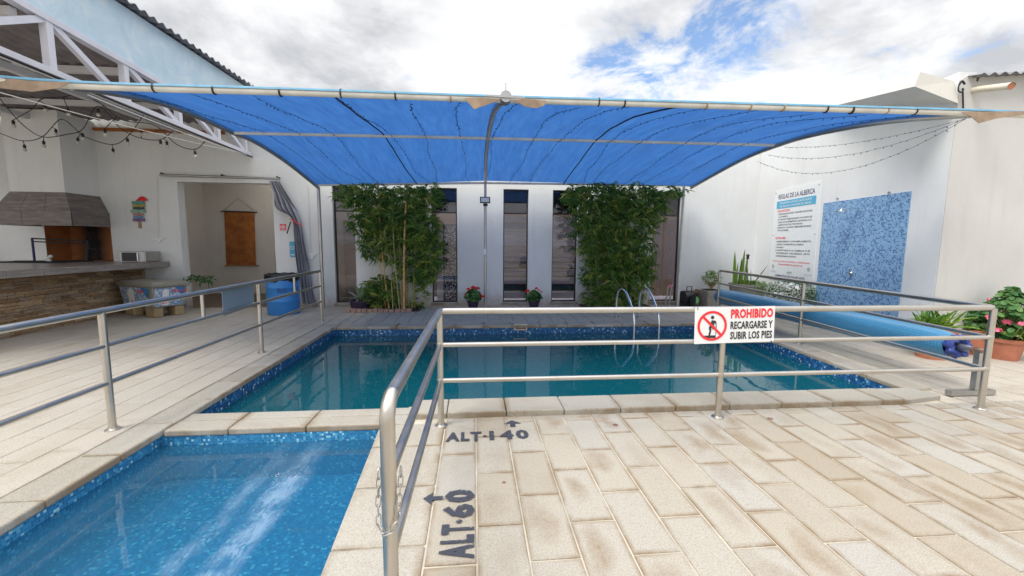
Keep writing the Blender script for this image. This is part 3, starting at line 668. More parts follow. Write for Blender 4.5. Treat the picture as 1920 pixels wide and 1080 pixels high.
# right side walls
WN = Vector((-1, .144, 0)).normalized(); WD = Vector((.144, 1, 0)).normalized(); WP = Vector((AY(1425, 330, YW).x, YW, 0))
def WS(px, py): 
    p = AP(px, py, WP, WN); return p
cr = WS(1766, 440); cr.z = 0     # convex corner
rw = thing('shower_wall', 'white stucco side wall carrying the rules sign and the blue mosaic', 'wall', (WP+cr)/2)
m = MB(); T = Vector((.25, 0, 0)); a, c = WP+Vector((.02, .2, 0)), cr+Vector((0, .012, 0))
top = 3.78
m.hexa([c+Vector((0, 0, -.4)), c+T+Vector((0, 0, -.4)), a+T+Vector((0, 0, -.4)), a+Vector((0, 0, -.4))], [c+Vector((0, 0, top)), c+T+Vector((0, 0, top)), a+T+Vector((0, 0, top)), a+Vector((0, 0, top))])
obj('wall', m, M['stucco'], rw)
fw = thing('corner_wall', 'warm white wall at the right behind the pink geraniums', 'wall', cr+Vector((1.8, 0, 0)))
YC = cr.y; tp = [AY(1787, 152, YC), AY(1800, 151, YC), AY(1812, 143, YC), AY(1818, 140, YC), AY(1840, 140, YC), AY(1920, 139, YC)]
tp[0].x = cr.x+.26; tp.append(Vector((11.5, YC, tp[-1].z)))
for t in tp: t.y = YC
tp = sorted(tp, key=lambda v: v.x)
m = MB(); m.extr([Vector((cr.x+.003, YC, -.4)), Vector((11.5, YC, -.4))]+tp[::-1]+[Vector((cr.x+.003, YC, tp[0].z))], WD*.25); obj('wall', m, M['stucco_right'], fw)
# roof slab with a corner that juts out over the wall
ds = 5.05
rs = thing('roof_slab', 'pointed white roof slab jutting out above the side wall', 'roof', WS(1715, 162))
A, Bp, Cp = AY(1715, 162, 5.0), AY(1585, 209, 7.4), AY(1797, 194, YC-.02)
A2, B2, C2 = AY(1725, 135, 5.0), AY(1545, 203, 7.5), AY(1790, 152, YC-.02)
D, D2 = Vector((9.6, 8.5, Bp.z)), Vector((9.6, 8.5, B2.z))
m = MB(); m._add([A, Cp, D, Bp, A2, C2, D2, B2], [(3, 2, 1, 0), (4, 5, 6, 7), (0, 1, 5, 4), (1, 2, 6, 5), (2, 3, 7, 6), (3, 0, 4, 7)]); obj('slab', m, M['roofwhite'], rs)
def corrugated(name, p, u, v, n, amp, mat, parent, thick=.006):
    """sheet spanned by u (ribs repeat along u) and v"""
    p, u, v = Vector(p), Vector(u), Vector(v); nn = u.cross(v).normalized(); m = MB(); k = n*6
    vs = []; 
    for s_ in (0, 1):
        for i in range(k+1):
            q = p+u*(i/k)+nn*(amp*math.sin(2*math.pi*n*i/k)+(thick if s_ else 0)); vs += [q, q+v]
    fs = []
    for i in range(k):
        a_, b_ = 2*i, 2*(k+1)+2*i
        fs += [(a_, a_+2, a_+3, a_+1), (b_, b_+1, b_+3, b_+2), (a_, b_, b_+2, a_+2), (a_+1, a_+3, b_+3, b_+1)]
    m._add(vs, fs); return obj(name, m, mat, parent, smooth=True)
q = AY(1840, 140, YC-.15)
o = corrugated('roof_sheet', q, (3.6, 0, .30), (0, 1.2, .25), 24, .018, M['zinc'], None); tag(snap_origin(o), 'dark corrugated roof sheet over the warm white wall at upper right', 'roof')
pp = thing('drain_pipe', 'short cream pipe sticking out of the upper right wall', 'pipe', AY(1822, 170, YC-.02))
a = AY(1824, 169, YC+.01); c = AY(1897, 161, YC-.55); m = MB(); m.tube([a, c], .04, 14, cap=False); obj('pipe', m, M['pvc'], pp, smooth=True)
m = MB(); m.tube([c.lerp(a, .02), c.lerp(a, .01)], .036, 14); obj('pipe_mouth', m, M['terracotta'], pp, smooth=True)
rp = thing('rope_hook', 'black rope looped round a hook beside the cream pipe', 'rope', AY(1805, 195, YC-.04))
m = MB(); m.tube([AY(1806, 205, YC-.04), AY(1805, 165, YC-.04)], .01, 6); m.tube(bez([AY(1804, 152, YC-.05), AY(1798, 160, YC-.05), AY(1797, 170, YC-.05), AY(1803, 173, YC-.05), AY(1807, 167, YC-.05)], 4), .009, 6); m.tube(bez([AY(1799, 158, YC-.05), AY(1804, 152, YC-.05), AY(1809, 158, YC-.05)], 4), .012, 6); obj('rope', m, M['rope'], rp)

# ------------------------------------------------------------------ shower panel, shower, rules sign
def wall_rect(pa, pb, zt, zb, lift):
    """a at far side, b at near side, both on the side wall"""
    off = WN*lift; return [Vector((pa.x, pa.y, zb))+off, Vector((pb.x, pb.y, zb))+off, Vector((pb.x, pb.y, zt))+off, Vector((pa.x, pa.y, zt))+off]
sa, sb = WS(1538, 470), WS(1698, 470); zt = (WS(1542, 379).z+WS(1709, 362).z)/2
m = MB(); m.extr(wall_rect(sa, sb, zt, .0, .003), WN*.012); sp_ = tag(snap_origin(obj('mosaic_panel', m, M['showermosaic'])), 'tall panel of blue mosaic on the side wall behind the shower', 'mosaic panel')
sh = thing('wall_shower', 'chrome shower arm and head on the blue mosaic', 'shower', WS(1602, 400))
p = WS(1612, 392); m = MB(); tip = WS(1578, 396)+WN*.34; m.tube([p+WN*.01, p+WN*.12+Vector((0, 0, .02)), p+WN*.30+Vector((0, 0, .0))], .010, 10); obj('shower_arm', m, M['chrome'], sh, smooth=True)
m = MB(); e = p+WN*.30; m.lathe(e+Vector((0, 0, -.05)), [(.085, 0), (.085, .012), (.02, .03), (.012, .05)], 20); obj('shower_head', m, M['chrome'], sh, smooth=True)
m = MB(); e = WS(1600, 512)+WN*.015; m.tube([e, e+WN*.035], .035, 16); m.tube([e+WN*.03, e+WN*.06], .018, 10); m.bar(e+WN*.05, e+WN*.05+Vector((0, 0, .07)), .014, .014); obj('shower_valve', m, M['chrome'], sh, smooth=True)
for i, (px, py) in enumerate(((1572, 372), (1669, 361))):
    m = MB(); e = WS(px, py); m.tube([e, e+WN*.03], .016, 10); tag(snap_origin(obj('wall_plug', m, M['galv'], smooth=True)), ('small grey wall plug above the left part of the mosaic', 'small grey wall plug above the right part of the mosaic')[i], 'wall plug')
ra, rb = WS(1449, 440), WS(1533, 440); zt_ = (WS(1455, 357).z+WS(1537, 341).z)/2; zb_ = (WS(1441, 524).z+WS(1527, 533).z)/2
sg = thing('rules_sign', 'white REGLAS DE LA ALBERCA rules board on the side wall', 'sign', Vector((ra.x, ra.y, zb_)))
m = MB(); m.extr(wall_rect(ra, rb, zt_, zb_, .004), WN*.012); obj('board', m, M['signwhite'], sg)
W_ = (rb-ra); W_.z = 0; WW = W_.length; XA = -WD; ZA = Vector((0, 0, 1)); H_ = zt_-zb_
def SP(u, v): return Vector((ra.x, ra.y, zb_))+WN*.018+XA*(WW*u)+ZA*(H_*v)
def bar_(u0, u1, v0, v1, mat, nm, l=.0): 
    m = MB(); m.extr([SP(u0, v0), SP(u1, v0), SP(u1, v1), SP(u0, v1)], WN*.001); return obj(nm, m, mat, sg)
text('title', 'REGLAS DE LA ALBERCA', M['navy'], sg, SP(.10, .895), XA, ZA, H_*.050, WW*.80, .012)
bar_(.07, .93, .79, .872, M['cyan'], 'title_band')
for s_, v in (('PARA ENTRAR USE SOLO LAS ESCALERAS', .838), ('NO SALTAR O LANZARSE DE CABEZA.', .802)): text('lettering', s_, M['signwhite'], sg, SP(.5, v)+WN*.002, XA, ZA, H_*.020, WW*.70, .012, 'CENTER')
text('heading', 'OBLIGATORIO:', M['red'], sg, SP(.10, .752), XA, ZA, H_*.022, WW*.30, .015)
lines = [('1.ENJUAGARSE ANTES Y DESPUÉS DE ENTRAR', .722, .12, .76), ('A LA ALBERCA', .692, .14, .22), ('2.UTILIZAR TRAJE DE BAÑO Y/O ROPA DE', .662, .12, .76), ('LICRA (NO SE PERMITIRÁ LA ENTRADA A LA', .632, .14, .74), ('ALBERCA CON OTRO TIPO DE ROPA)', .602, .14, .56), ('3.VIGILAR A LOS NIÑOS MENORES DE EDAD', .572, .12, .76), ('POR LOS PADRES', .542, .14, .26)]
l2 = [('1.INGERIR BEBIDAS Y CONSUMIR ALIMENTOS', .420, .12, .78), ('DENTRO O ALREDEDOR DE LA ALBERCA', .388, .14, .62), ('2.CLAVADOS', .356, .12, .19), ('3.AVENTARSE A LA ALBERCA SI SE', .324, .12, .78), ('SORPRENDE  HACIENDO  ESTO', .292, .14, .76), ('SUSPENDEREMOS EL EVENTO', .260, .14, .48)]
for s_, v, u, wd in lines+l2: text('lettering', s_, M['ink'], sg, SP(u, v), XA, ZA, H_*.016, WW*wd, .012)
text('heading', 'SE PROHIBE:', M['red'], sg, SP(.10, .455), XA, ZA, H_*.022, WW*.25, .015)
text('lettering', 'El uso de la alberca es exclusivo y exclusivamente', M['red'], sg, SP(.5, .205), XA, ZA, H_*.016, WW*.84, .012, 'CENTER')
text('lettering', 'Responsabilidad de quien la usa', M['red'], sg, SP(.5, .172), XA, ZA, H_*.016, WW*.55, .012, 'CENTER')
text('lettering', 'ATTE.', M['navy'], sg, SP(.5, .085), XA, ZA, H_*.020, WW*.11, .012, 'CENTER')
text('lettering', 'ADMINISTRACIÓN PALAPA SOFÍA', M['navy'], sg, SP(.5, .042), XA, ZA, H_*.022, WW*.68, .012, 'CENTER')
for u in (.09, .90):
    m = MB(); m.tube([SP(u, .15), SP(u, .15)+WN*.002], WW*.030, 14); obj('emblem', m, M['greyink'], sg)
    text('lettering', 'SOFIA', M['greyink'], sg, SP(u, .085), XA, ZA, H_*.016, WW*.16, .0, 'CENTER')
for u, v in ((.03, .97), (.97, .97), (.03, .5), (.97, .5)):
    m = MB(); m.tube([SP(u, v), SP(u, v)+WN*.012], .011, 8); obj('screw', m, M['galv'], sg)

# ------------------------------------------------------------------ railings
def base_plate(p, parent):
    m = MB(); m.lathe((p[0], p[1], p[2]), [(.052, 0), (.052, .006), (.040, .012), (.030, .016), (.030, .03)], 20); return obj('base_plate', m, M['steel'], parent, smooth=True)
ZT, ZM, ZB = .955, .68, .383
def post(root, x, y, z0=0., zt=ZT, r=.0255):
    m = MB(); m.tube([(x, y, z0), (x, y, zt-.0)], r, 18); o = obj('post', m, M['steel'], root, smooth=True); base_plate((x, y, z0), o); return o
lr = thing('left_railing', 'long stainless steel railing on the left deck with three rails', 'railing', (-2.87, 4, 0))
XR = -2.868
for y in (-1.25, 1.09, 3.43, 5.77, 8.0): post(lr, XR, y, .0, ZT-.003)
for nm, z, r in (('top_rail', ZT, .0255), ('middle_rail', ZM, .0195), ('lower_rail', ZB, .0195)):
    m = MB(); ys = [-1.25, 3, 8.0]; m.tube([(XR, -1.25, z), (XR, 3.4, z), (XR, 8.0, z)], r, 18); obj(nm, m, M['steel'], lr, smooth=True)
for y in (2.26, 4.62, 6.88):
    m = MB(); m.tube([(XR, y, ZM), (XR, y, ZT)], .018, 14); obj('picket', m, M['steel'], lr, smooth=True)
m = MB(); m.extr([(XR-.028, 5.02, .635), (XR-.028, 5.70, .655), (XR-.028, 5.70, .95), (XR-.028, 5.02, .95)][::-1], (-.004, 0, 0)); so_ = tag(snap_origin(obj('blank_sheet_sign', m, M['sheet'])), 'blank grey blue sheet tied to the left railing', 'sign')
rr = thing('pool_railing', 'stainless steel railing wrapping the near corner and right side of the pool', 'railing', (2.1, 3.3, 0))
P0, P1, P2, P3, P4, P5 = (-.30, 1.405), (-.274, 3.308), (2.12, 3.300), (4.685, 3.292), (4.949, 5.777), (5.229, 8.38)
for q in (P1, P2): post(rr, *q, 0., ZT-.003)
for q in (P3,): post(rr, *q, 0., ZT-.01)
for q in (P4, P5): post(rr, *q, 0., ZT-.003)
m = MB(); r0 = .03
bend = [(P0[0], P0[1], 0.), (P0[0], P0[1], ZT-.075)]+[(P0[0]+.0005*k, P0[1]+.075*(1-math.cos(t)), ZT-.075+.075*math.sin(t)) for k, t in enumerate([R_(a_) for a_ in range(15, 91, 15)])]
m.tube(bend, .0265, 22); o = obj('post', m, M['steel'], rr, smooth=True, label='near end post curving into the top rail'); base_plate((*P0, 0), o)
m = MB(); m.tube([bend[-1], (P1[0], P1[1]-.04, ZT), (P1[0]+.01, P1[1]-.012, ZT), (P1[0]+.04, P1[1], ZT), (P3[0]-.05, P3[1], ZT), (P3[0]-.015, P3[1]+.01, ZT), (P3[0]+.006, P3[1]+.05, ZT), (P5[0]-.004, P5[1]-.03, ZT), (P5[0], P5[1], ZT-.02)], .0262, 20); obj('top_rail', m, M['steel'], rr, smooth=True)
for nm, z in (('middle_rail', ZM), ('lower_rail', ZB)):
    for a, c in ((P0, P1), (P1, P3), (P3, P5)):
        m = MB(); m.tube([(*a, z), (*c, z)], .0195, 16); obj(nm, m, M['steel'], rr, smooth=True)
for q in (P1, P2, P3, P4, P5):
    for z in (ZM, ZB): m = MB(); m.lathe((q[0], q[1], z-.02), [(.0255, 0), (.028, .008), (.028, .032), (.0255, .04)], 16); obj('weld_collar', m, M['steel'], rr, smooth=True)
# chain on the near post
ch = thing('chain', 'thin steel chain looped around the near end post', 'chain', (P0[0], P0[1], .45))
cpts = []
for i in range(34):
    t = i/33; ang = R_(-200+t*220) ; rr_ = .040; zc = .50+.16*abs(2*t-1)**1.3
    cpts.append(Vector((P0[0]+rr_*math.cos(ang)*1.05, P0[1]-abs(math.sin(ang))*rr_ if True else 0, zc)))
cpts = bez([(P0[0]-.036, P0[1]+.02, .70), (P0[0]-.037, P0[1]-.005, .60), (P0[0]-.030, P0[1]-.028, .525), (P0[0], P0[1]-.036, .495), (P0[0]+.030, P0[1]-.028, .53), (P0[0]+.037, P0[1]-.004, .61), (P0[0]+.038, P0[1]+.03, .70)], 5)
Ls = [0]; 
for i in range(1, len(cpts)): Ls.append(Ls[-1]+(cpts[i]-cpts[i-1]).length)
nl = int(Ls[-1]/.030)
for k in range(nl):
    s0 = (k+.5)/nl*Ls[-1]; i = max(j for j in range(len(Ls)) if Ls[j] <= s0); i = min(i, len(Ls)-2); t = (s0-Ls[i])/(Ls[i+1]-Ls[i]); c_ = cpts[i].lerp(cpts[i+1], t); d = (cpts[i+1]-cpts[i]).normalized()
    outw = Vector((c_.x-P0[0], c_.y-P0[1], 0)).normalized(); tn = d.cross(outw).normalized(); sd = tn if k % 2 == 0 else outw
    ring = []
    for a_ in range(12):
        th = 2*math.pi*a_/12; ring.append(c_+d*(.013*math.cos(th)+.007*(1 if math.cos(th) > 0 else -1))+sd*.0085*math.sin(th))
    m = MB(); m.tube(ring, .0022, 6, closed=True); obj('link', m, M['galv'], ch, smooth=True)
# prohibition sign
sy = P1[1]-.030; a, c = AY(1303, 612, sy), AY(1449, 608, sy); zt_, zb_ = .957, .635
ps = thing('warning_sign', 'white PROHIBIDO RECARGARSE Y SUBIR LOS PIES sign hanging on the front railing', 'sign', (a.x, sy, zb_))
tl = R_(1.6); XA = Vector((math.cos(tl), -.03, math.sin(tl))).normalized(); YA = Vector((-math.sin(tl), 0, math.cos(tl))); SW = c.x-a.x; SH = .305; O = Vector((a.x, sy, AY(1303, 645, sy).z))
NN = XA.cross(YA)
def Q(u, v, l=0): return O+XA*(SW*u)+YA*(SH*v)+NN*l
m = MB(); m.extr([Q(0, 0), Q(1, 0), Q(1, 1), Q(0, 1)], -NN*-.004); obj('board', m, M['signwhite'], ps)
text('lettering', 'PROHIBIDO', M['red'], ps, Q(.445, .705, .006), XA, YA, SH*.235, SW*.53, .045, space=1.06)
text('lettering', 'RECARGARSE Y', M['ink'], ps, Q(.445, .40, .006), XA, YA, SH*.20, SW*.53, .03, space=1.04)
text('lettering', 'SUBIR LOS PIES', M['ink'], ps, Q(.445, .11, .006), XA, YA, SH*.20, SW*.53, .03, space=1.04)
cx_, cy_ = .215, .5; Rr = .128; n = 48
m = MB(); vs = []; 
for i in range(n):
    t = 2*math.pi*i/n
    for r_ in (Rr, Rr*.84): vs.append(Q(cx_, cy_, .0075)+XA*r_*math.cos(t)+YA*r_*math.sin(t))
m._add(vs, [(2*i, 2*((i+1) % n), 2*((i+1) % n)+1, 2*i+1) for i in range(n)]); obj('red_ring', m, M['red'], ps)
def sgm(p, q, w_, mat, nm, l):
    p = Q(cx_, cy_, l)+XA*p[0]+YA*p[1]; q = Q(cx_, cy_, l)+XA*q[0]+YA*q[1]; d = (q-p).normalized(); s_ = NN.cross(d)*w_/2
    return [p-s_, q-s_, q+s_, p+s_]
m = MB()
for p, q, w_ in (((.012, .045), (-.002, .005), .034), ((-.002, .005), (-.020, -.020), .024), ((-.020, -.020), (-.012, -.038), .020), ((-.012, -.038), (-.022, -.078), .016), ((.01, .0), (.014, -.03), .022), ((.02, .045), (.034, .018), .012), ((.034, .018), (.036, -.02), .007), ((.036, -.02), (.034, -.08), .004), ((-.028, -.08), (-.014, -.08), .010)):
    m._add(sgm(p, q, w_, None, '', .006), [(0, 1, 2, 3)])
m._add([Q(cx_, cy_, .006)+XA*(.002+.015*math.cos(t))+YA*(.072+.015*math.sin(t)) for t in [2*math.pi*i/16 for i in range(16)]], [tuple(range(16))])
m._add([Q(cx_, cy_, .006)+XA*x+YA*y for x, y in ((-.078, -.082), (-.05, -.104), (.034, -.104), (.034, -.082))], [(0, 1, 2, 3)])
obj('pictogram', m, M['ink'], ps)
m = MB(); m._add(sgm((-.083, .083), (.083, -.083), .020, None, '', .0085), [(0, 1, 2, 3)]); obj('red_bar', m, M['red'], ps)
m = MB(); m.tube([Q(.03, .97, .004), Q(.03, 1.02, .01), Q(.03, 1.12, .0), Q(.03, 1.14, -.03)], .003, 6); m.tube([Q(.97, .03, .004), Q(.97, -.03, .01), Q(.97, .0, -.03)], .003, 6); obj('cable_tie', m, M['black'], ps)

# ------------------------------------------------------------------ canopy
ribL = [AX(133, 163, -3.90), AX(200, 172, -3.87), AX(300, 193, -3.83), AX(367, 217, -3.78), AX(433, 247, -3.72), AX(480, 267, -3.68), AX(540, 306, -3.58), AX(597, 352, -3.50)]
ribC = [AY(948, 188, 4.5), AY(936, 196, 4.75), AY(924, 216, 5.4), AY(915, 258, 6.9), AY(911, 300, 8.2), AY(910, 342, 9.45)]
fr_ = lambda px, py, Y: AY(px, py, Y)
ribR = [fr_(1822, 215, 4.40), fr_(1696, 224, 4.80), fr_(1607, 236, 5.20), fr_(1518, 254, 5.85), fr_(1459, 272, 6.6), fr_(1400, 295, 7.5), fr_(1345, 324, 8.5), fr_(1296, 352, 9.5)]
ribL[-1] = AY(597, 352, 9.5)
def resample(rib, n=24):
    P_ = bez(rib, 6); ys = np.array([p.y for p in P_]); Y0, Y1 = P_[0].y, P_[-1].y; o = []
    yy = np.linspace(Y0, Y1, n+1); xs_ = np.interp(yy, ys, [p.x for p in P_]); zs = np.interp(yy, ys, [p.z for p in P_])
    return [Vector((a_, b_, c_)) for a_, b_, c_ in zip(xs_, yy, zs)]
NV = 40
rl, rc_, rr2 = resample(ribL, NV), resample(ribC, NV), resample(ribR, NV)
def surf(u, v, dz=.035):
    """u 0 left rib, .5 centre, 1 right; v 0 front, 1 back"""
    i = min(int(v*NV), NV-1); t = v*NV-i
    l, c, r = rl[i].lerp(rl[i+1], t), rc_[i].lerp(rc_[i+1], t), rr2[i].lerp(rr2[i+1], t)
    if u < .5: k = u*2; p = l.lerp(c, k)
    else: k = u*2-1; p = c.lerp(r, k)
    s_ = min(1, 4*k*(1-k)*1.6); s_ = s_*s_*(3-2*s_)
    # away from the ribs the cloth is pulled straight from tube to tube
    vm = .48; a_, b_, f_ = (0, vm, v/vm) if v < vm else (vm, 1, (v-vm)/(1-vm))
    def zr(vv):
        i2 = min(int(vv*NV), NV-1); t2 = vv*NV-i2; zl, zc2, zr_ = (q_[i2].lerp(q_[i2+1], t2).z for q_ in (rl, rc_, rr2))
        return zl+(zc2-zl)*k if u < .5 else zc2+(zr_-zc2)*k
    zt2 = zr(a_)*(1-f_)+zr(b_)*f_+.03*math.sin(math.pi*f_)
    p = Vector((p.x, p.y, p.z*(1-s_)+zt2*s_))
    wr = .010*math.sin(u*57+v*6)+.006*math.sin(u*131+v*14)+.005*math.sin(v*40+u*30)
    return p+Vector((0, 0, dz+wr*s_*math.sin(math.pi*min(1, f_*1.0))))
cn = thing('shade_canopy', 'arched blue shade cloth canopy on tubular ribs over the pool', 'canopy', (.9, 7, 0))
NU = 140; m = MB(); vs = [surf(i/NU, j/NV) for j in range(NV+1) for i in range(NU+1)]
fs = [(j*(NU+1)+i, j*(NU+1)+i+1, (j+1)*(NU+1)+i+1, (j+1)*(NU+1)+i) for j in range(NV) for i in range(NU)]
m._add(vs, fs); obj('shade_cloth', m, M['cloth'], cn, smooth=True)
for nm, rb_ in (('rib', ribL), ('rib', ribC), ('rib', ribR)):
    m = MB(); m.tube(bez(rb_, 6), .036, 14); obj(nm, m, M['galv'], cn, smooth=True)
# front beam, running past both ribs
fl0 = AY(-160, 136, 4.35); fR1 = AY(1990, 219, 4.3)
fb = [fl0, AY(133, 160, 4.5), AY(540, 173, 4.52), AY(948, 187, 4.5), AY(1400, 200, 4.46), AY(1822, 212, 4.40), fR1]
fbc = bez(fb, 6)
m = MB(); m.tube(fbc, .034, 14); obj('front_tube', m, M['whitetube'], cn, smooth=True)
m = MB(); k = len(fbc); vs = []
for i, p in enumerate(fbc):
    w1 = .05+.004*math.sin(i*2.1)
    for ang in (165, 140, 115, 90, 65, 40, 5):
        t = R_(ang); vs.append(p+Vector((0, -math.cos(t)*-.043*-1*-1 if False else math.cos(t)*.043, math.sin(t)*.043+.002)))
nn_ = 7
m._add(vs, [(i*nn_+j, (i+1)*nn_+j, (i+1)*nn_+j+1, i*nn_+j+1) for i in range(k-1) for j in range(nn_-1)]); obj('cloth_hem', m, M['clothtop'], cn, smooth=True)
m = MB(); m.tube([AY(440, 249, rl[0].y*0+6.9), AY(915, 259, 6.9), AY(1465, 272, 6.65)], .026, 12); obj('purlin_tube', m, M['whitetube'], cn, smooth=True)
m = MB(); m.tube([AY(588, 347, 9.45), AY(910, 343, 9.47), AY(1302, 348, 9.5)], .026, 12); obj('purlin_tube', m, M['whitetube'], cn, smooth=True)
m = MB(); m.tube([surf(.5*(-1.45+3.85)/(4.1)+.0, v/20, .0) for v in range(21)], .010, 8); obj('seam_rod', m, M['rope'], cn, smooth=True)
m = MB(); m.tube([surf(.5+.5*(2.2-.3)/5.2, v/20, .0) for v in range(21)], .010, 8); obj('seam_rod', m, M['rope'], cn, smooth=True)
hub = AY(948, 184, 4.44)
m = MB(); m.tube([hub+Vector((0, -.06, 0)), hub+Vector((0, .06, 0))], .058, 24); m.tube([hub+Vector((0, -.02, .05)), hub+Vector((0, -.02, .145))], .006, 6); m.bar(hub+Vector((-.20, -.07, -.005)), hub+Vector((.19, -.07, -.012)), .008, .018); obj('hub_plate', m, M['galv'], cn, smooth=True)
def flap(pts, y, name='cloth_flap', mat='lavcloth'):
    P_ = [AY(px, py, y) for px, py in pts]; m = MB(); m.extr(P_, (0, .006, 0)); return obj(name, m, M[mat], cn)
flap([(871, 184), (889, 205), (925, 192), (940, 186), (900, 183)], 4.43); flap([(962, 188), (985, 200), (1005, 203), (1020, 198), (1025, 189), (985, 185)], 4.43)
flap([(1803, 210), (1822, 219), (1836, 231), (1870, 222), (1925, 214), (1990, 212), (1990, 207)], 4.32)
flap([(-150, 128), (-150, 148), (60, 172), (110, 165), (133, 154), (60, 152)], 4.42)
# clamps on the front tube
m = MB()
for px in (290, 402, 526, 640, 742, 845, 1122, 1170, 1323, 1405, 1467, 1548, 1596, 1661, 1714):
    i = min(range(len(fbc)), key=lambda i: abs((CM@np.array(fbc[i]-EYE))[0]/(CM@np.array(fbc[i]-EYE))[2]*F+960-px)); p = fbc[i]
    q = AY(px, 540+F*float((CM@np.array(p-EYE))[1]/(CM@np.array(p-EYE))[2]), p.y)
    m = MB(); m.tube([q+Vector((-.007, 0, 0)), q+Vector((.007, 0, 0))], .0445, 12); obj('clamp', m, M['lavcloth'] if px % 2 else M['rope'], cn, smooth=True)
# posts
lp = AY(597, 355, 9.5); m = MB(); m.tube([(lp.x, 9.5, 0), lp+Vector((0, 0, .04))], .036, 16); obj('post', m, M['galv'], cn, smooth=True)
cp_ = AY(910, 342, 9.47); m = MB(); m.tube([(cp_.x, 9.47, 0), cp_], .03, 14); obj('post', m, M['galv'], cn, smooth=True)
rp_ = AY(1290, 353, 9.5); m = MB(); m.tube([(rp_.x-.10, 9.5, 0), (rp_.x-.10, 9.5, rp_.z+.03)], .032, 14); obj('post', m, M['whitetube'], cn, smooth=True)
# string lights under the cloth
LED = MB()
def mini_string(pts, label, step=.10, r=.0024):
    t = thing('mini_light_string', label, 'string lights', pts[0], 'mini light strings under the canopy'); m = MB(); m.tube(pts, r, 5); obj('cable', m, M['ledcord'], t)
    m = MB(); acc = 0
    for i in range(1, len(pts)):
        d = pts[i]-pts[i-1]; Ln = d.length; acc += Ln
        while acc > step:
            acc -= step; p = pts[i]-d.normalized()*acc if Ln > 0 else pts[i]; dv = Vector((rnd.uniform(-1, 1), rnd.uniform(-1, 1), rnd.uniform(-1, .3))).normalized()*.026; m.tube([p, p+dv], [.0035, .0048], 5)
    obj('tiny_bulbs', m, M['ledcord'], t, kind='stuff')
sdef = [(.06, 'leftmost'), (.13, 'second from left'), (.20, 'third from left'), (.30, 'left of the left dark seam'), (.385, 'right of the left dark seam'), (.445, 'left of the central rib'), (.515, 'right of the central rib'), (.575, 'over the middle window'), (.625, 'left of the right dark seam'), (.70, 'first right of the right seam'), (.76, 'second right of the right seam'), (.82, 'third from the right rib'), (.88, 'second from the right rib'), (.94, 'nearest the right rib')]
for u, lab in sdef:
    pts = []; du = rnd.uniform(-.02, .02); kk = rnd.uniform(0, 6)
    for j in range(41):
        v = j/40; sg_ = .03+.04*abs(math.sin(v*5+kk))+ .02*math.sin(v*13+kk)
        uu = min(.985, max(.015, u+du*v+(.03*abs(math.sin(v*6+kk)) if v > .5 else 0)*(1 if kk > 3 else -1)*max(0, v-.5)*1.2)); pts.append(surf(uu, v*.985, -.0-sg_*.6))
    mini_string(pts, 'tiny dark light string hanging under the blue cloth, '+lab)
# slack strands to the right wall
anch = AY(1812, 222, 4.5)
for (px, py, sag, lab) in ((1440, 290, .22, 'upper slack strand of tiny lights right of the canopy'), (1420, 302, .40, 'lowest slack strand of tiny lights right of the canopy'), (1470, 276, .10, 'top slack strand of tiny lights right of the canopy')):
    e = AY(px, py, 7.4); mini_string(catenary(anch, e, sag, 30), lab)

# floodlight + conduit on the centre post
fl = thing('floodlight', 'small black floodlight clamped to the central canopy post', 'lamp', AY(909, 378, 9.40))
a, c = AY(900, 369, 9.38), AY(919, 381, 9.38)
m = MB(); m.box((a.x, 9.36, c.z), (c.x, 9.43, a.z)); obj('housing', m, M['black'], fl, bevel=.006)
m = MB(); m.box((a.x+.025, 9.352, c.z+.02), (c.x-.025, 9.361, a.z-.02)); obj('lens', m, M['signwhite'], fl)
m = MB(); m.box((cp_.x-.05, 9.40, c.z-.06), (cp_.x+.05, 9.46, c.z-.01)); obj('bracket', m, M['black'], fl)
m = MB(); p = AY(909, 472, 9.42); m.box((p.x-.035, 9.40, p.z-.065), (p.x+.035, 9.44, p.z+.065)); tag(snap_origin(obj('junction_box', m, M['signwhite'], bevel=.006)), 'small white electrical box on the central canopy post', 'electrical box')

# ------------------------------------------------------------------ left roof: truss, blue wall, sheet
XT = -4.88
br = thing('steel_truss', 'lilac white steel truss running along the edge of the barbecue roof', 'truss', (XT, 7, 3.4))
zb0, zb1 = AX(0, 97, XT), AX(467, 290, XT); zt0, zt1 = AX(28, 2, XT), AX(310, 162, XT)
def chord(p, q, Y): t = (Y-p.y)/(q.y-p.y); v = p.lerp(q, t) if 0 <= t <= 1 else p+(q-p)*t; return Vector((XT, Y, v.z))
m = MB(); m.bar(chord(zb0, zb1, 2.5), chord(zb0, zb1, 9.8), .10, .085); obj('bottom_chord', m, M['truss'], br, bevel=.004)
m = MB(); m.bar(chord(zt0, zt1, 2.5), chord(zt0, zt1, 9.8), .10, .075); obj('top_chord', m, M['truss'], br, bevel=.004)
ys_ = [3.4, 4.45, 5.50, 6.55, 7.6, 8.65, 9.6]
for i, y in enumerate(ys_):
    a, c = chord(zb0, zb1, y), chord(zt0, zt1, y); m = MB(); m.bar(a, c, .08, .08, (0, 1, 0)); obj('web_post', m, M['truss'], br)
    if i < len(ys_)-1:
        y2 = ys_[i+1]; m = MB()
        if i % 2 == 0 or y < 5.4: m.bar(chord(zb0, zb1, y), chord(zt0, zt1, y2), .06, .07) if y in (4.45,) else m.bar(chord(zt0, zt1, y), chord(zb0, zb1, y2), .06, .07)
        else: m.bar(chord(zt0, zt1, y), chord(zb0, zb1, y2), .06, .07)
        obj('web_diagonal', m, M['truss'], br)
m = MB(); m.tube([chord(zb0, zb1, 2.5)+Vector((.09, 0, -.06)), chord(zb0, zb1, 9.7)+Vector((.09, 0, -.06))], .018, 8); obj('curtain_rail', m, M['dark'], br)
re0, re1 = AX(215, 0, XT), AX(460, 162, XT)
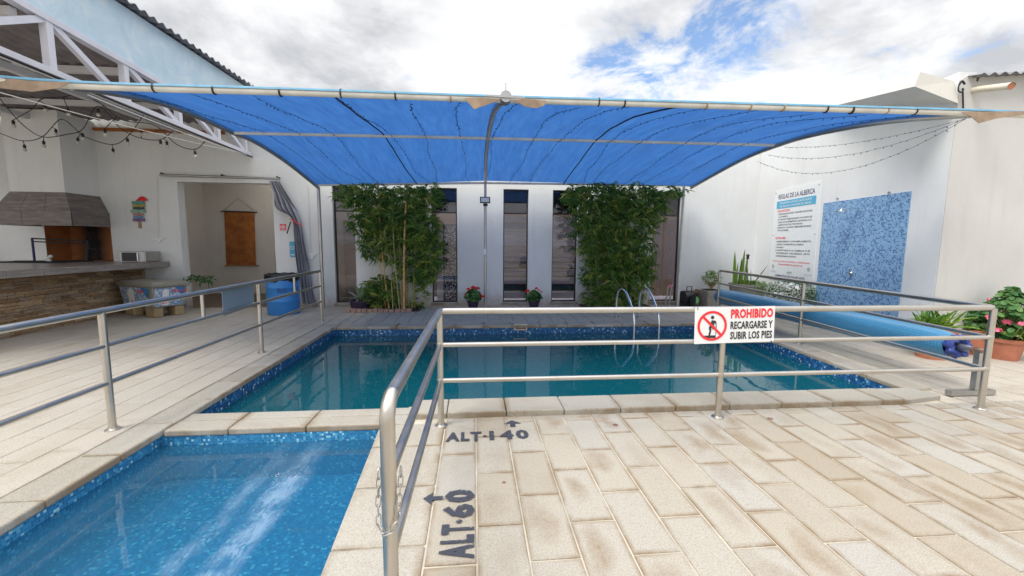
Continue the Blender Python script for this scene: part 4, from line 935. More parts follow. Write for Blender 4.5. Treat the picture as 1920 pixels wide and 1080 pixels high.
bw = thing('blue_gable_wall', 'pale blue painted wall band above the truss', 'wall', (XT, 7, 4.1))
zc = (zt0.z+zt1.z)/2+.04
m = MB(); e0 = chord(re0, re1, 2.0); e1 = chord(re0, re1, 9.84); t0, t1 = chord(zt0, zt1, 2.0), chord(zt0, zt1, 9.84)
m.extr([t0+Vector((0, 0, .04)), t1+Vector((0, 0, .04)), e1, e0], (-.12, 0, 0)); obj('wall', m, M['bluewall'], bw)
o = corrugated('roof_sheet', (XT+.14, 4.0, e0.z+.02+(e1.z-e0.z)*.25), (0, 5.95, (e1.z-e0.z)*.75), (-3.5, 0, .5), 34, .022, M['zinc'], None); tag(snap_origin(o), 'grey corrugated roof sheet along the top of the pale blue wall', 'roof')
ur = thing('barbecue_roof', 'dark metal roof underside above the barbecue corner', 'roof', (-8, 7, 3.9))
corrugated('roof_underside', (-11, 4.3, 4.02), (6.02, 0, 0), (0, 5.5, 0), 34, .02, M['underside'], ur)
for y in (5.2, 6.8, 8.4):
    m = MB(); m.box((-11, y, 3.90), (XT-.07, y+.07, 3.99)); obj('purlin', m, M['plank'], ur)
for x in (-6.4, -8.6, -10.6):
    m = MB(); m.box((x, 4.4, 3.80), (x+.09, 9.8, 3.895)); obj('rafter', m, M['plank'], ur)
m = MB(); m.box((-8.0, 9.79, 3.80), (-5.4, 9.845, 3.86)); tag(snap_origin(obj('orange_board', m, M['orange'])), 'thin rusty orange board along the top of the wall under the roof', 'board')
lw = MB(); lw.box((-12, 7.6, -.4), (-11.8, 9.84, 4.9)); tag(snap_origin(obj('side_wall', lw, M['stucco'])), 'plain white wall at the far left of the barbecue corner', 'wall')

# festoon bulbs
def festoon(pp, Y, label, bulbs):
    pts = bez([AY(x, y, Y) for x, y in pp], 8); t = thing('festoon_lights', label, 'string lights', pts[0], 'festoon strings with hanging bulbs')
    m = MB(); m.tube(pts, .007, 6); obj('cable', m, M['rope'], t)
    for (x, y) in bulbs:
        p = AY(x, y, Y); q = min(pts, key=lambda a_: (a_-p).length); a = Vector((p.x, q.y, q.z))
        m = MB(); m.tube([q, p+Vector((0, 0, .04))], .006, 6); m.lathe(p+Vector((0, 0, -.03)), [(.014, 0), (.022, .02), (.022, .05), (.010, .07)], 12); s_ = obj('socket', m, M['black'], t, smooth=True)
        m = MB(); m.ball(p+Vector((0, 0, -.055)), .028, 10, 8, (1, 1, 1.15)); obj('bulb', m, M['bulb'], s_, smooth=True)
festoon([(0, 250), (43, 264), (80, 256), (113, 224), (140, 240), (158, 256), (210, 271), (240, 255), (270, 215)], 8.6, 'lower festoon string of bulbs in front of the chimney', [(46, 275), (105, 246), (146, 262), (212, 282), (239, 263)])
festoon([(0, 185), (20, 210), (50, 240), (82, 257), (125, 252), (155, 242), (180, 200), (205, 215), (225, 240), (260, 258), (300, 262), (325, 245)], 8.3, 'middle festoon string of bulbs crossing under the roof', [(82, 268), (155, 254), (301, 267), (313, 269), (265, 246)])
festoon([(60, 205), (80, 185), (118, 182), (150, 176), (190, 195), (230, 225), (290, 235), (330, 270), (365, 280), (385, 265)], 7.8, 'upper festoon string of bulbs behind the left canopy rib', [(25, 230), (85, 200), (128, 208), (184, 209), (197, 246), (366, 287)])
for i, (a, c, lab) in enumerate((((-20, 168), (440, 284), 'white cord stretched below the truss, the lower one'), ((165, 178), (462, 290), 'white cord stretched below the truss, the upper one'))):
    p, q = AY(*a, 4.9 if i == 0 else 5.6), AY(*c, 9.0); m = MB(); m.tube(catenary(p, q, .03, 8), .006, 6); tag(obj('cord', m, M['whitecord']), lab, 'cord')

# ------------------------------------------------------------------ barbecue corner
bq = thing('barbecue_counter', 'long barbecue counter faced with stacked brown stone under a grey tiled top', 'counter', (-8, 8, 0))
fN, fF = Vector((-6.96, 5.2, 0)), Vector((-7.28, 9.83, 0)); dd = (fF-fN).normalized(); nr = Vector((dd.y, -dd.x, 0))
m = MB(); m.prism([(-11.7, 5.2), (fN.x-.03, 5.2), (fF.x-.03, 9.83), (-11.7, 9.83)], -.1, .93); obj('core', m, M['soil'], bq)
z = .0; cnt = 0; Lf = (fF-fN).length; stones = []
while z < .90:
    h = rnd.choice((.038, .05, .062, .045)); h = min(h, .93-z); s0 = rnd.uniform(-.2, 0)
    while s0 < Lf:
        l = rnd.uniform(.14, .46); a, c = max(s0, 0), min(s0+l, Lf)
        if c-a > .03: stones.append((a, c, z, h))
        s0 += l
    z += h
stones.sort(key=lambda t: t[0]+rnd.random()*.01); far = stones[295:]; stones = stones[:295]
def stone_mb(mb, a, c, z, h):
    p, q = fN+dd*(a+.003), fN+dd*(c-.003); o_ = rnd.uniform(.008, .035); o2 = max(.004, o_+rnd.uniform(-.012, .012)); zz0, zz1 = z+.002, z+h-.003; sk = rnd.uniform(-.004, .004)
    mb.hexa([p-nr*.03+Vector((0,0,zz0)), p+nr*o_+Vector((0,0,zz0)), q+nr*o2+Vector((0,0,zz0+sk)), q-nr*.03+Vector((0,0,zz0))], [p-nr*.03+Vector((0,0,zz1)), p+nr*o_*.9+Vector((0,0,zz1+sk)), q+nr*o2+Vector((0,0,zz1)), q-nr*.03+Vector((0,0,zz1))])
for a, c, z, h in stones: m = MB(); stone_mb(m, a, c, z, h); obj('stone', m, M['stone'], bq)
if far:
    m = MB()
    for t_ in far: stone_mb(m, *t_)
    obj('far_stones', m, M['stone'], bq, kind='stuff')
sN, sF = Vector((-6.90, 5.15, 0)), Vector((-6.72, 9.83, 0)); nS = 9
for i in range(nS):
    a, c = sN.lerp(sF, i/nS), sN.lerp(sF, (i+1)/nS); e = .003
    m = MB(); m.prism([(a.x-.6, a.y+e), (a.x, a.y+e), (c.x, c.y-e), (c.x-.6, c.y-e)], .93, 1.042); obj('top_tile', m, M['counter'], bq, bevel=.004)
    m = MB(); m.prism([(-11.7, a.y+e), (a.x-.605, a.y+e), (c.x-.605, c.y-e), (-11.7, c.y-e)], .93, 1.041); obj('top_tile', m, M['counter'], bq, bevel=.004)
# chimney and hood
cz = 4.0; cx0, cx1, cyn = -9.02, -8.03, 9.08
chm = thing('chimney_hood', 'white chimney breast with a grey tiled cooker hood over the grill', 'chimney', (-8.5, 9.5, 1.8))
m = MB(); m.box((cx0, cyn, 2.40), (cx1, YW-.003, cz-.01)); obj('chimney_breast', m, M['stucco'], chm)
hx0, hx1, hyn, z0, z1, z2 = -9.26, -7.87, 8.97, 1.78, 2.055, 2.43
def quadp(pts, nv, nm='hood_tile'): m = MB(); m.extr(pts, Vector(nv)*-.02); return obj(nm, m, M['hood'], chm)
for t0_, t1_ in ((0, .36), (.365, 1)):
    xa, xb = hx0+(hx1-hx0)*t0_, hx0+(hx1-hx0)*t1_; quadp([(xa, hyn, z0), (xb, hyn, z0), (xb, hyn, z1), (xa, hyn, z1)], (0, -1, 0))
for t0_, t1_ in ((0, .335), (.34, .66), (.665, 1)):
    xa, xb = hx0+(hx1-hx0)*t0_, hx0+(hx1-hx0)*t1_; ta, tb = cx0+(cx1-cx0)*t0_, cx0+(cx1-cx0)*t1_
    quadp([(xa, hyn, z1+.003), (xb, hyn, z1+.003), (tb, cyn, z2), (ta, cyn, z2)], (0, -.96, .26))
quadp([(hx1, hyn+.003, z0), (hx1, YW-.003, z0), (hx1, YW-.003, z1), (hx1, hyn+.003, z1)], (1, 0, 0)); quadp([(hx1, hyn+.003, z1+.003), (hx1, YW-.003, z1+.003), (cx1, YW-.003, z2), (cx1, cyn+.003, z2)], (.9, 0, .4))
quadp([(hx0, YW-.003, z0), (hx0, hyn+.003, z0), (hx0, hyn+.003, z1), (hx0, YW-.003, z1)], (-1, 0, 0)); quadp([(hx0, YW-.003, z1+.003), (hx0, hyn+.003, z1+.003), (cx0, cyn+.003, z2), (cx0, YW-.003, z2)], (-.9, 0, .4))
fb_ = thing('firebox', 'soot blackened orange brick firebox above the counter', 'fireplace', (-8.5, YW+.3, 1.04))
m = MB(); x0, x1, y0, y1, za, zb = -9.194, -7.886, YW-.004, YW+.55, 1.045, 1.796
m._add([(x0,y0,za),(x1,y0,za),(x1,y1,za),(x0,y1,za),(x0,y0,zb),(x1,y0,zb),(x1,y1,zb),(x0,y1,zb)], [(0,1,2,3),(7,6,5,4),(2,6,7,3),(1,5,6,2),(0,3,7,4)]); obj('brick_lining', m, M['firebox'], fb_)
gr = thing('grill_frame', 'black iron grill frame with a crank standing on the counter', 'grill', AY(110, 490, 9.5))
yg = 9.45; m = MB(); m.tube([AY(66, 500, yg), AY(60, 446, yg)], .02, 8); obj('upright', m, M['blueiron'], gr, smooth=True)
m = MB(); m.tube([AY(60, 447, yg), AY(165, 452, yg)], .014, 8); m.tube([AY(64, 453, yg), AY(165, 457, yg), AY(168, 466, yg), AY(180, 468, yg)], .012, 8); obj('crank_bar', m, M['iron'], gr, smooth=True)
m = MB(); m.tube([AY(163, 492, yg), AY(164, 454, yg)], .02, 8); obj('upright', m, M['iron'], gr, smooth=True)
m = MB()
for k in range(9): p = AY(45+k*15, 495, yg); m.tube([(p.x, 8.9, 1.06), (p.x, 9.5, 1.06)], .008, 6)
m.tube([(-9.5, 8.9, 1.055), (-8.0, 8.9, 1.055)], .012, 6); m.tube([(-9.5, 9.5, 1.055), (-8.0, 9.5, 1.055)], .012, 6); obj('grate', m, M['iron'], gr)
m = MB()
for px, py, r_ in ((89, 485, .05), (95, 481, .035), (92, 489, .04)): p = AY(px, py, 9.3); m.ball(p, r_, 10, 8)
o = obj('tied_bag', m, M['petal_white'], smooth=True); tag(snap_origin(o), 'small white and pink bundle lying on the grill', 'bundle')
# microwave
a, c = AY(219, 464, 9.35), AY(293, 490, 9.35); zb = 1.045; zt = zb+.20
mw = thing('microwave', 'silver grey microwave at the right end of the counter', 'microwave', (a.x+.2, 9.5, zb))
xa, xb = a.x, a.x+.56; xb = min(AX(270, 470, -7.0).x, xa+.55); xb = xa+.52
m = MB(); m.box((xa, 9.38, zb), (xb, 9.78, zt+.02)); obj('body', m, M['galv'], mw, bevel=.01)
m = MB(); m.box((xa+.06, 9.372, zb+.02), (xa+.36, 9.381, zt)); obj('door', m, M['dark'], mw)
m = MB(); m.box((xa+.37, 9.35, zb+.03), (xa+.39, 9.37, zt-.01)); obj('handle', m, M['chrome'], mw)
m = MB(); m.box((xa+.41, 9.372, zb+.02), (xa+.50, 9.381, zt)); obj('keypad', m, M['plank'], mw)
# beach style plank sign on the wall
bs = thing('plank_sign', 'stack of small coloured plank signs with a red cap on the wall', 'sign', AY(258, 428, YW-.03))
cols_ = [(.10, .30, .26), (.42, .34, .06), (.05, .08, .10), (.25, .42, .32), (.45, .22, .20), (.14, .28, .42), (.20, .12, .28)]
m = MB(); a, c = AY(260, 410, YW-.02), AY(262, 428, YW-.02); m.box((a.x-.02, YW-.02, c.z), (a.x+.035, YW-.003, AY(260, 375, YW).z)); obj('stake', m, M['wood'], bs)
for i, (y0_, y1_, xl, xr) in enumerate(((377, 383, 247, 270), (383.5, 387.5, 248, 271), (388, 392.5, 249, 270), (393, 399, 245, 272), (400, 404, 249, 269), (404.5, 409, 250, 268), (409.5, 415, 249, 271))):
    a, c = AY(xl, y0_, YW-.04), AY(xr, y1_, YW-.04); m = MB(); m.box((a.x, YW-.045, c.z), (c.x, YW-.022, a.z)); obj('plank', m, plain('plank_paint_%d' % i, cols_[i], .7, var=.2, scale=20), bs)
m = MB(); p = AY(266, 371, YW-.04); m.lathe(p+Vector((0, 0, -.06)), [(.10, 0), (.10, .02), (.07, .06), (.02, .09)], 12, .3); obj('cap', m, M['petal_red'], bs, smooth=True)
# wall sockets with cables
for i, (px, py, pt) in enumerate(((297, 450, 335), (583, 480, 345))):
    t = thing('fan_socket', ('white wall fitting with a hanging cord left of the doorway', 'white round wall fitting with a cord right of the grey curtain')[i], 'wall fitting', AY(px, py, YW-.03), 'wall fittings with cords')
    p = AY(px, py, YW-.03); m = MB(); m.tube([p, p+Vector((0, .028, 0))], .07 if i else .05, 16); m.bar(p+Vector((-.12, 0, .0)), p+Vector((.12, 0, .04)), .02, .03); obj('fitting', m, M['signwhite'], t, smooth=True)
    m = MB(); m.tube([p, AY(px-(6 if i else 2), pt, YW-.02)], .006, 6); obj('cord', m, M['whitecord'], t)

# cooler
zl = .68; Nn, Ll, Rr_ = AY(284, 530, 8.40), AY(214, 521, 8.95), AY(356, 519, 8.95)
Nn.z = Ll.z = Rr_.z = 0
e1_, e2_ = (Ll-Nn), (Rr_-Nn); 
co_ = thing('ice_cooler', 'grey green ice cooler box with printed ice panels beside the counter', 'cooler', Nn+(e1_+e2_)/2)
def cq(s1, s2, off=.0): c_ = Nn+(e1_+e2_)/2; return c_+e1_*(s1*.5)+e2_*(s2*.5)
def cquad(k, z): return [cq(-k, -k)+Vector((0, 0, z)), cq(-k, k)+Vector((0, 0, z)), cq(k, k)+Vector((0, 0, z)), cq(k, -k)+Vector((0, 0, z))]
m = MB(); m.hexa(cquad(.82, .20), cquad(.92, .60)); obj('body', m, M['cooler'], co_, bevel=.02)
m = MB(); m.hexa(cquad(.98, .60), cquad(1.0, .665)); m.hexa(cquad(.97, .665), cquad(.86, .70)); obj('lid', m, M['cooler'], co_, bevel=.014)
for s1, s2 in ((-.55, -.55), (.55, -.55), (-.55, .55), (.55, .55)):
    b_ = [cq(s1+a_*.24, s2+c_*.24) for a_, c_ in ((-1, -1), (-1, 1), (1, 1), (1, -1))]; m = MB(); m.hexa([v+Vector((0, 0, 0)) for v in b_], [v+Vector((0, 0, .199)) for v in b_]); obj('foot', m, M['coolerleg'], co_, bevel=.02)
def face(side, u, v, lift=.006):   # side 0: left face (s2=-1), side 1: right face (s1=-1)
    k = .82+.10*v; z = .20+.40*v; s = (-1+2*u)*k
    p = (cq(-s if side == 0 else -k, -k if side == 0 else s)); nrm = (-e2_ if side == 0 else -e1_).normalized(); return p+nrm*lift+Vector((0, 0, z))
for side in (0, 1):
    U = [(.06, .94), (.06, .94)][side]; s_ = -1 if side == 0 else 1
    def FP(u, v, l=.006, side=side): return face(side, u, v, l)
    m = MB(); m._add([FP(.05, .05), FP(.90, .05), FP(.90, .95), FP(.05, .95)], [(0, 1, 2, 3)]); obj('ice_print', m, M['ice'], co_)
    m = MB(); m._add([FP(.66, .95, .008), FP(.90, .95, .008), FP(.90, .40, .008), FP(.82, .55, .008)], [(0, 3, 2, 1)]); obj('blue_print', m, M['iceblue'], co_)
    m = MB(); m._add([FP(.24, .08, .008), FP(.44, .08, .008), FP(.46, .80, .008), FP(.36, .92, .008), FP(.27, .80, .008)], [(0, 1, 2, 3, 4)]); obj('bottle_print', m, M['signwhite'], co_)
    
    xa_ = (FP(.9, .5)-FP(.1, .5)).normalized(); 
    text('lettering', 'TECATE', M['petal_red'], co_, FP(.40, .14, .012), Vector((0, 0, 1)), -xa_, .075, .24, .04)
    text('lettering', 'PRONTO', M['red'], co_, FP(.56, .72, .012), xa_, Vector((0, 0, 1)), .05, .24, .03)
# small leafy branch behind the cooler
br_ = thing('potted_shrub', 'small dark green leafy shrub poking out behind the cooler', 'plant', G(362, 560))
pc = AY(348, 524, 9.6); m = MB(); tw = MB()
tw.tube([(pc.x-.25, pc.y, .35), pc, AY(392, 527, 9.5)], .008, 6)
for k in range(90):
    t = rnd.random(); p = pc.lerp(AY(396, 528, 9.5), t)+Vector((0, rnd.uniform(-.1, .1), .06*math.sin(t*3)+rnd.gauss(0, .03))); m.leaf(p, (rnd.uniform(-.2, 1), rnd.uniform(-1, 1), rnd.uniform(-.9, .7)), .11, .045, rnd.random()*.5)
obj('foliage', m, M['leafdark'], br_, kind='stuff'); obj('stem', tw, M['culmgreen'], br_)
m = MB(); m.lathe((pc.x-.25, pc.y, 0), [(.10, 0), (.13, .35), (.12, .35)], 16); obj('pot', m, M['purple'], br_, smooth=True)

# blue drum bin
db = G(532, 592); dc = Vector((db.x, db.y+.28, 0)); dc.x = AY(531, 550, dc.y).x; Rd = .305
dr = thing('drum_bin', 'blue plastic drum bin lined with a black bag by the doorway', 'bin', dc)
m = MB(); m.lathe(dc, [(Rd-.02, 0), (Rd, .03), (Rd+.004, .26), (Rd+.015, .28), (Rd+.004, .30), (Rd+.006, .54), (Rd+.018, .56), (Rd+.006, .58), (Rd, .80), (Rd-.02, .80), (Rd-.03, .3)], 40); obj('drum', m, M['drum'], dr, smooth=True)
m = MB(); vs = []; n = 48
prof = [(Rd+.012, .70), (Rd+.022, .76), (Rd+.02, .825), (Rd-.01, .84), (Rd-.04, .80), (Rd-.06, .5)]
for r_, z_ in prof:
    for j in range(n):
        t = 2*math.pi*j/n; k = 1+.014*math.sin(9*t)+.008*math.sin(23*t); zz_ = z_+(.022*math.sin(5*t+1)+.012*math.sin(13*t) if z_ < .75 else .006*math.sin(11*t)); vs.append(dc+Vector((r_*k*math.cos(t), r_*k*math.sin(t), zz_)))
m._add(vs, [(i*n+j, i*n+(j+1) % n, (i+1)*n+(j+1) % n, (i+1)*n+j) for i in range(len(prof)-1) for j in range(n)]+[tuple((len(prof)-1)*n+j for j in range(n))]); obj('bin_bag', m, M['bag'], dr, smooth=True)
text('lettering', 'BA', M['navy'], dr, (dc.x+.03, dc.y-Rd-.012, .47), (1, 0, 0), (0, 0, 1), .10, .19, -.01)
# curtain rail, curtain, wall signs
cr_ = thing('curtain_rail', 'dark tubular curtain rail above the doorway', 'curtain rail', AY(410, 332, YW-.12))
m = MB(); a, c = AY(300, 328, YW-.12), AY(522, 335, YW-.12); m.tube([a, c], .026, 12); obj('rail_tube', m, M['galv'], cr_, smooth=True)
for px, py in ((303, 328), (416, 331), (520, 335)):
    p = AY(px, py, YW-.12); m = MB(); m.tube([p+Vector((0, 0, .05)), p], .022, 8); m.tube([p+Vector((0, 0, .03)), p+Vector((0, .115, .03))], .016, 8); obj('bracket', m, M['dark'], cr_, smooth=True)
ct = thing('curtain', 'grey curtain tied back on the right of the doorway', 'curtain', AY(580, 575, YW-.1))
Lp = bez([AY(x, y, YW-.13) for x, y in ((505, 340), (512, 362), (519, 390), (546, 407), (551, 440), (556, 480), (561, 525), (566, 568))], 6)
Rp = bez([AY(x, y, YW-.10) for x, y in ((524, 339), (545, 372), (559, 400), (566, 426), (573, 465), (581, 510), (588, 550), (597, 573))], 6)
m = MB(); K = 40; vs = []
for i in range(len(Lp)):
    l, r_ = Lp[i], Rp[i]; wd = (r_-l).length
    for j in range(K+1):
        s_ = j/K; p = l.lerp(r_, s_); d = .045*math.sin(s_*math.pi*9+math.sin(i*.35)*1.2)+.02*math.sin(s_*23+i*.2); vs.append(p+Vector((0, d-.02, 0)))
m._add(vs, [(i*(K+1)+j, i*(K+1)+j+1, (i+1)*(K+1)+j+1, (i+1)*(K+1)+j) for i in range(len(Lp)-1) for j in range(K)]); obj('fabric', m, M['curtain'], ct, smooth=True)
m = MB(); m.tube(bez([AY(545, 411, YW-.22), AY(556, 417, YW-.23), AY(566, 424, YW-.18)], 4), .012, 8); obj('tie', m, M['red'], ct)
m = MB(); m.tube([AY(545, 416, YW-.2), AY(538, 438, YW-.14)], .014, 6); obj('tie_tail', m, M['black'], ct)
def wallsign(x0, y0, x1, y1, mat, label, txt, tmat, nm='wall_sign'):
    a, c = AY(x0, y0, YW), AY(x1, y1, YW); t = thing(nm, label, 'sign', (a.x, YW-.01, c.z)); m = MB(); m.box((a.x, YW-.014, c.z), (c.x, YW-.003, a.z)); obj('plate', m, mat, t)
    return t, a, c
t, a, c = wallsign(525, 420, 537, 432, M['red'], 'small red fire safety sign on the wall left of the curtain', '', None)
W2, H2 = c.x-a.x, a.z-c.z; m = MB()
for u0, u1, v0, v1 in ((.10, .22, .3, .8), (.3, .4, .35, .6), (.45, .60, .25, .9), (.68, .78, .45, .8), (.82, .92, .3, .55), (.1, .9, .1, .16)): m.box((a.x+W2*u0, YW-.016, c.z+H2*v0), (a.x+W2*u1, YW-.0145, c.z+H2*v1))
obj('pictogram', m, M['signwhite'], t)
t, a, c = wallsign(543, 453, 555, 482, M['cyan'], 'small blue sign on the wall half hidden by the curtain', '', None)
W2, H2 = c.x-a.x, a.z-c.z; m = MB(); m.tube([(a.x+W2*.5+W2*.3*math.cos(t_), YW-.0155, c.z+H2*.6+W2*.3*math.sin(t_)) for t_ in [2*math.pi*k/16 for k in range(16)]], .008, 6, closed=True); m.box((a.x+W2*.2, YW-.016, c.z+H2*.12), (a.x+W2*.8, YW-.0145, c.z+H2*.18)); obj('pictogram', m, M['signwhite'], t)

# ------------------------------------------------------------------ pool fittings
def ladder(px, label=None):
    pass
ld = thing('pool_ladder', 'chrome handrails of the pool ladder at the far edge', 'ladder', G(1177, 594))
for k, (pxb, pxt, pxe) in enumerate(((1155, 1162, 1178), (1198, 1206, 1226))):
    b0 = G(pxb-2, 594); top_y = 541; x = b0.x
    pts = bez([(x, 8.15, 0), (x, 8.15, .42), (x+.01, 8.05, .60), (x+.03, 7.82, .62), (x+.05, 7.55, .40), (x+.06, 7.36, .12), (x+.06, 7.33, -.3), (x+.06, 7.33, -1.0)], 6)
    # height follows the photograph: tops at y = 541 px
    zt_ = AY(pxt, top_y, 7.95).z; s_ = zt_/.64; pts = [Vector((p.x, p.y, p.z*s_ if p.z > 0 else p.z)) for p in pts]
    m = MB(); m.tube(pts, .021, 14); o = obj('handrail', m, M['chrome'], ld, smooth=True)
    m = MB(); m.lathe((x, 8.15, .002), [(.05, 0), (.05, .01), (.03, .02)], 18); obj('base_plate', m, M['chrome'], o, smooth=True)
for z in (-.35, -.6, -.85):
    x0 = G(1153, 594).x+.06; x1 = G(1196, 594).x+.06; m = MB(); m.box((x0, 7.30, z), (x1, 7.38, z+.025)); obj('step', m, M['chrome'], ld)
sk = thing('skimmer_mouth', 'cream rimmed skimmer opening in the far pool tiles', 'skimmer', AY(976, 612, YF-.01))
a, c = AY(965, 607.5, YF), AY(988, 618.5, YF); m = MB(); f = .012; y0, y1 = YF-.02, YF-.002
m.box((a.x, y0, c.z), (c.x, y1, c.z+f)); m.box((a.x, y0, a.z-f), (c.x, y1, a.z)); m.box((a.x, y0, c.z+f), (a.x+f, y1, a.z-f)); m.box((c.x-f, y0, c.z+f), (c.x, y1, a.z-f)); obj('rim', m, M['pvc'], sk)
m = MB(); m.box((a.x+f, y1-.004, c.z+f), (c.x-f, y1+.001, a.z-f)); obj('opening', m, M['brdoor'], sk)
tp_ = thing('garden_tap', 'pair of bent steel pipes standing before the right window', 'tap', G(1250, 572))
gx = AY(1250, 560, 9.55).x; m = MB(); m.tube(bez([(gx-.03, 9.55, 0), (gx, 9.55, .30), (gx+.02, 9.55, .46), (gx+.08, 9.55, .50), (gx+.10, 9.55, .40), (gx+.07, 9.55, 0)], 5), .018, 10); obj('pipe', m, M['galv'], tp_, smooth=True)
m = MB(); m.bar((gx+.0, 9.52, .50), (gx+.12, 9.52, .52), .03, .03); obj('handle', m, M['petal_pink'], tp_)
# hose reel
hc = G(1292, 571); hx = AY(1291, 555, 9.45).x; hr = thing('hose_reel', 'black hose reel with a green disc beside the right window', 'hose reel', (hx, 9.45, 0))
m = MB(); m.tube([(hx-.15, 9.45, .20), (hx+.13, 9.45, .20)], .20, 28); m.box((hx-.20, 9.30, 0), (hx+.16, 9.62, .09)); obj('drum_body', m, M['black'], hr, smooth=True, bevel=.01)
m = MB(); m.tube([(hx+.05, 9.244, .19), (hx+.05, 9.236, .19)], .10, 22); 
m.v = [(p[0], p[1], p[2]) for p in m.v]; 
obj('green_disc', m, M['green'], hr, smooth=True)
m = MB(); m.tube([(hx-.05, 9.45, .38), (hx-.05, 9.45, .50), (hx+.07, 9.45, .50), (hx+.07, 9.45, .38)], .012, 8); obj('handle', m, M['black'], hr)
m = MB(); m.tube([(hx+.02, 9.26, .20), (hx+.05, 9.22, .2)], .17, 28); obj('flange', m, M['black'], hr, smooth=True)
wd_ = thing('wooden_pallet_piece', 'leaning raw wood planks between the hose reel and the grey planter', 'wood', G(1310, 574))
wx = AY(1309, 555, 9.6).x
for k in range(3): m = MB(); m.box((wx-.08+k*.09, 9.60, 0), (wx-.01+k*.09, 9.63, .42-.03*k)); obj('plank', m, M['wood'], wd_)
m = MB(); m.box((wx-.08, 9.63, .1), (wx+.17, 9.66, .16)); obj('crosspiece', m, M['wood'], wd_)

# solar cover roller
A_, B_ = Vector((5.07, 3.86, .455)), Vector((5.46, 8.65, .36)); ax = (B_-A_).normalized()
cv = thing('pool_cover_roller', 'rolled up blue bubble pool cover on its roller behind the right railing', 'cover roller', (5.2, 6, 0))
me_n = 60; m = MB(); n = 40; vs = []; uvs = []
s1_ = ax.cross(Vector((0, 0, 1))).normalized(); s2_ = s1_.cross(ax)
rad = lambda t: .165*(1-.30*math.exp(-t*26))*(1+.015*math.sin(t*31)+.02*math.sin(t*9+1))
for i in range(me_n+1):
    t = i/me_n; c_ = A_.lerp(B_, t)
    for j in range(n):
        a_ = 2*math.pi*j/n; r_ = rad(t)*(1+.01*math.sin(3*a_+t*12)); vs.append(c_+(s1_*math.cos(a_)+s2_*math.sin(a_))*r_)
m._add(vs, [(i*n+j, i*n+(j+1) % n, (i+1)*n+(j+1) % n, (i+1)*n+j) for i in range(me_n) for j in range(n)])
oc = obj('rolled_cover', m, M['cover'], cv, smooth=True); uvl = oc.data.uv_layers.new(name='UVMap')
for li, lp_ in enumerate(oc.data.loops):
    vi = lp_.vertex_index; i, j = divmod(vi, n); poly_j = j
    uvl.data[li].uv = (i/me_n*4.8, (j if not (j == 0 and (li % 4 in (1, 2))) else n)/n*1.04)
m = MB(); vs = []; K2 = 5
for i in range(K2):   # crumpled near end
    rr_ = [.118, .128, .105, .075, .045][i]; off = [-.01, -.05, -.085, -.075, -.05][i]
    for j in range(n):
        a_ = 2*math.pi*j/n; r_ = rr_*(1+.10*math.sin(7*a_+i)+.06*math.sin(13*a_)); vs.append(A_+ax*(off+.015*math.sin(5*a_+i*2))+(s1_*math.cos(a_)+s2_*math.sin(a_))*r_)
m._add(vs, [(i*n+(j+1) % n, i*n+j, (i+1)*n+j, (i+1)*n+(j+1) % n) for i in range(K2-1) for j in range(n)]); obj('crumpled_end', m, M['coverdark'], cv, smooth=True)
m = MB(); m.tube([A_-ax*.20, B_+ax*.12], .036, 16); obj('roller_tube', m, M['galv'], cv, smooth=True)
m = MB(); m.tube([A_-ax*.215, A_-ax*.19], .041, 16); m.tube([A_-ax*.27, A_-ax*.2], .018, 10); m.bar(A_-ax*.25, A_-ax*.25+Vector((.10, 0, -.05)), .02, .02); obj('crank', m, M['brdoor'], cv, smooth=True)
for P_, s_ in ((A_-ax*.235, 1), (B_+ax*.08, 1)):
    m = MB(); m.bar((P_.x+.01, P_.y, .06), (P_.x+.01, P_.y, P_.z+.02), .05, .05, (0, 1, 0)); o = obj('stand', m, M['galv'], cv)
    m = MB(); m.bar((P_.x-.28, P_.y-.0, .032), (P_.x+.22, P_.y-.0, .032), .06, .05); obj('stand_foot', m, M['galv'], cv)

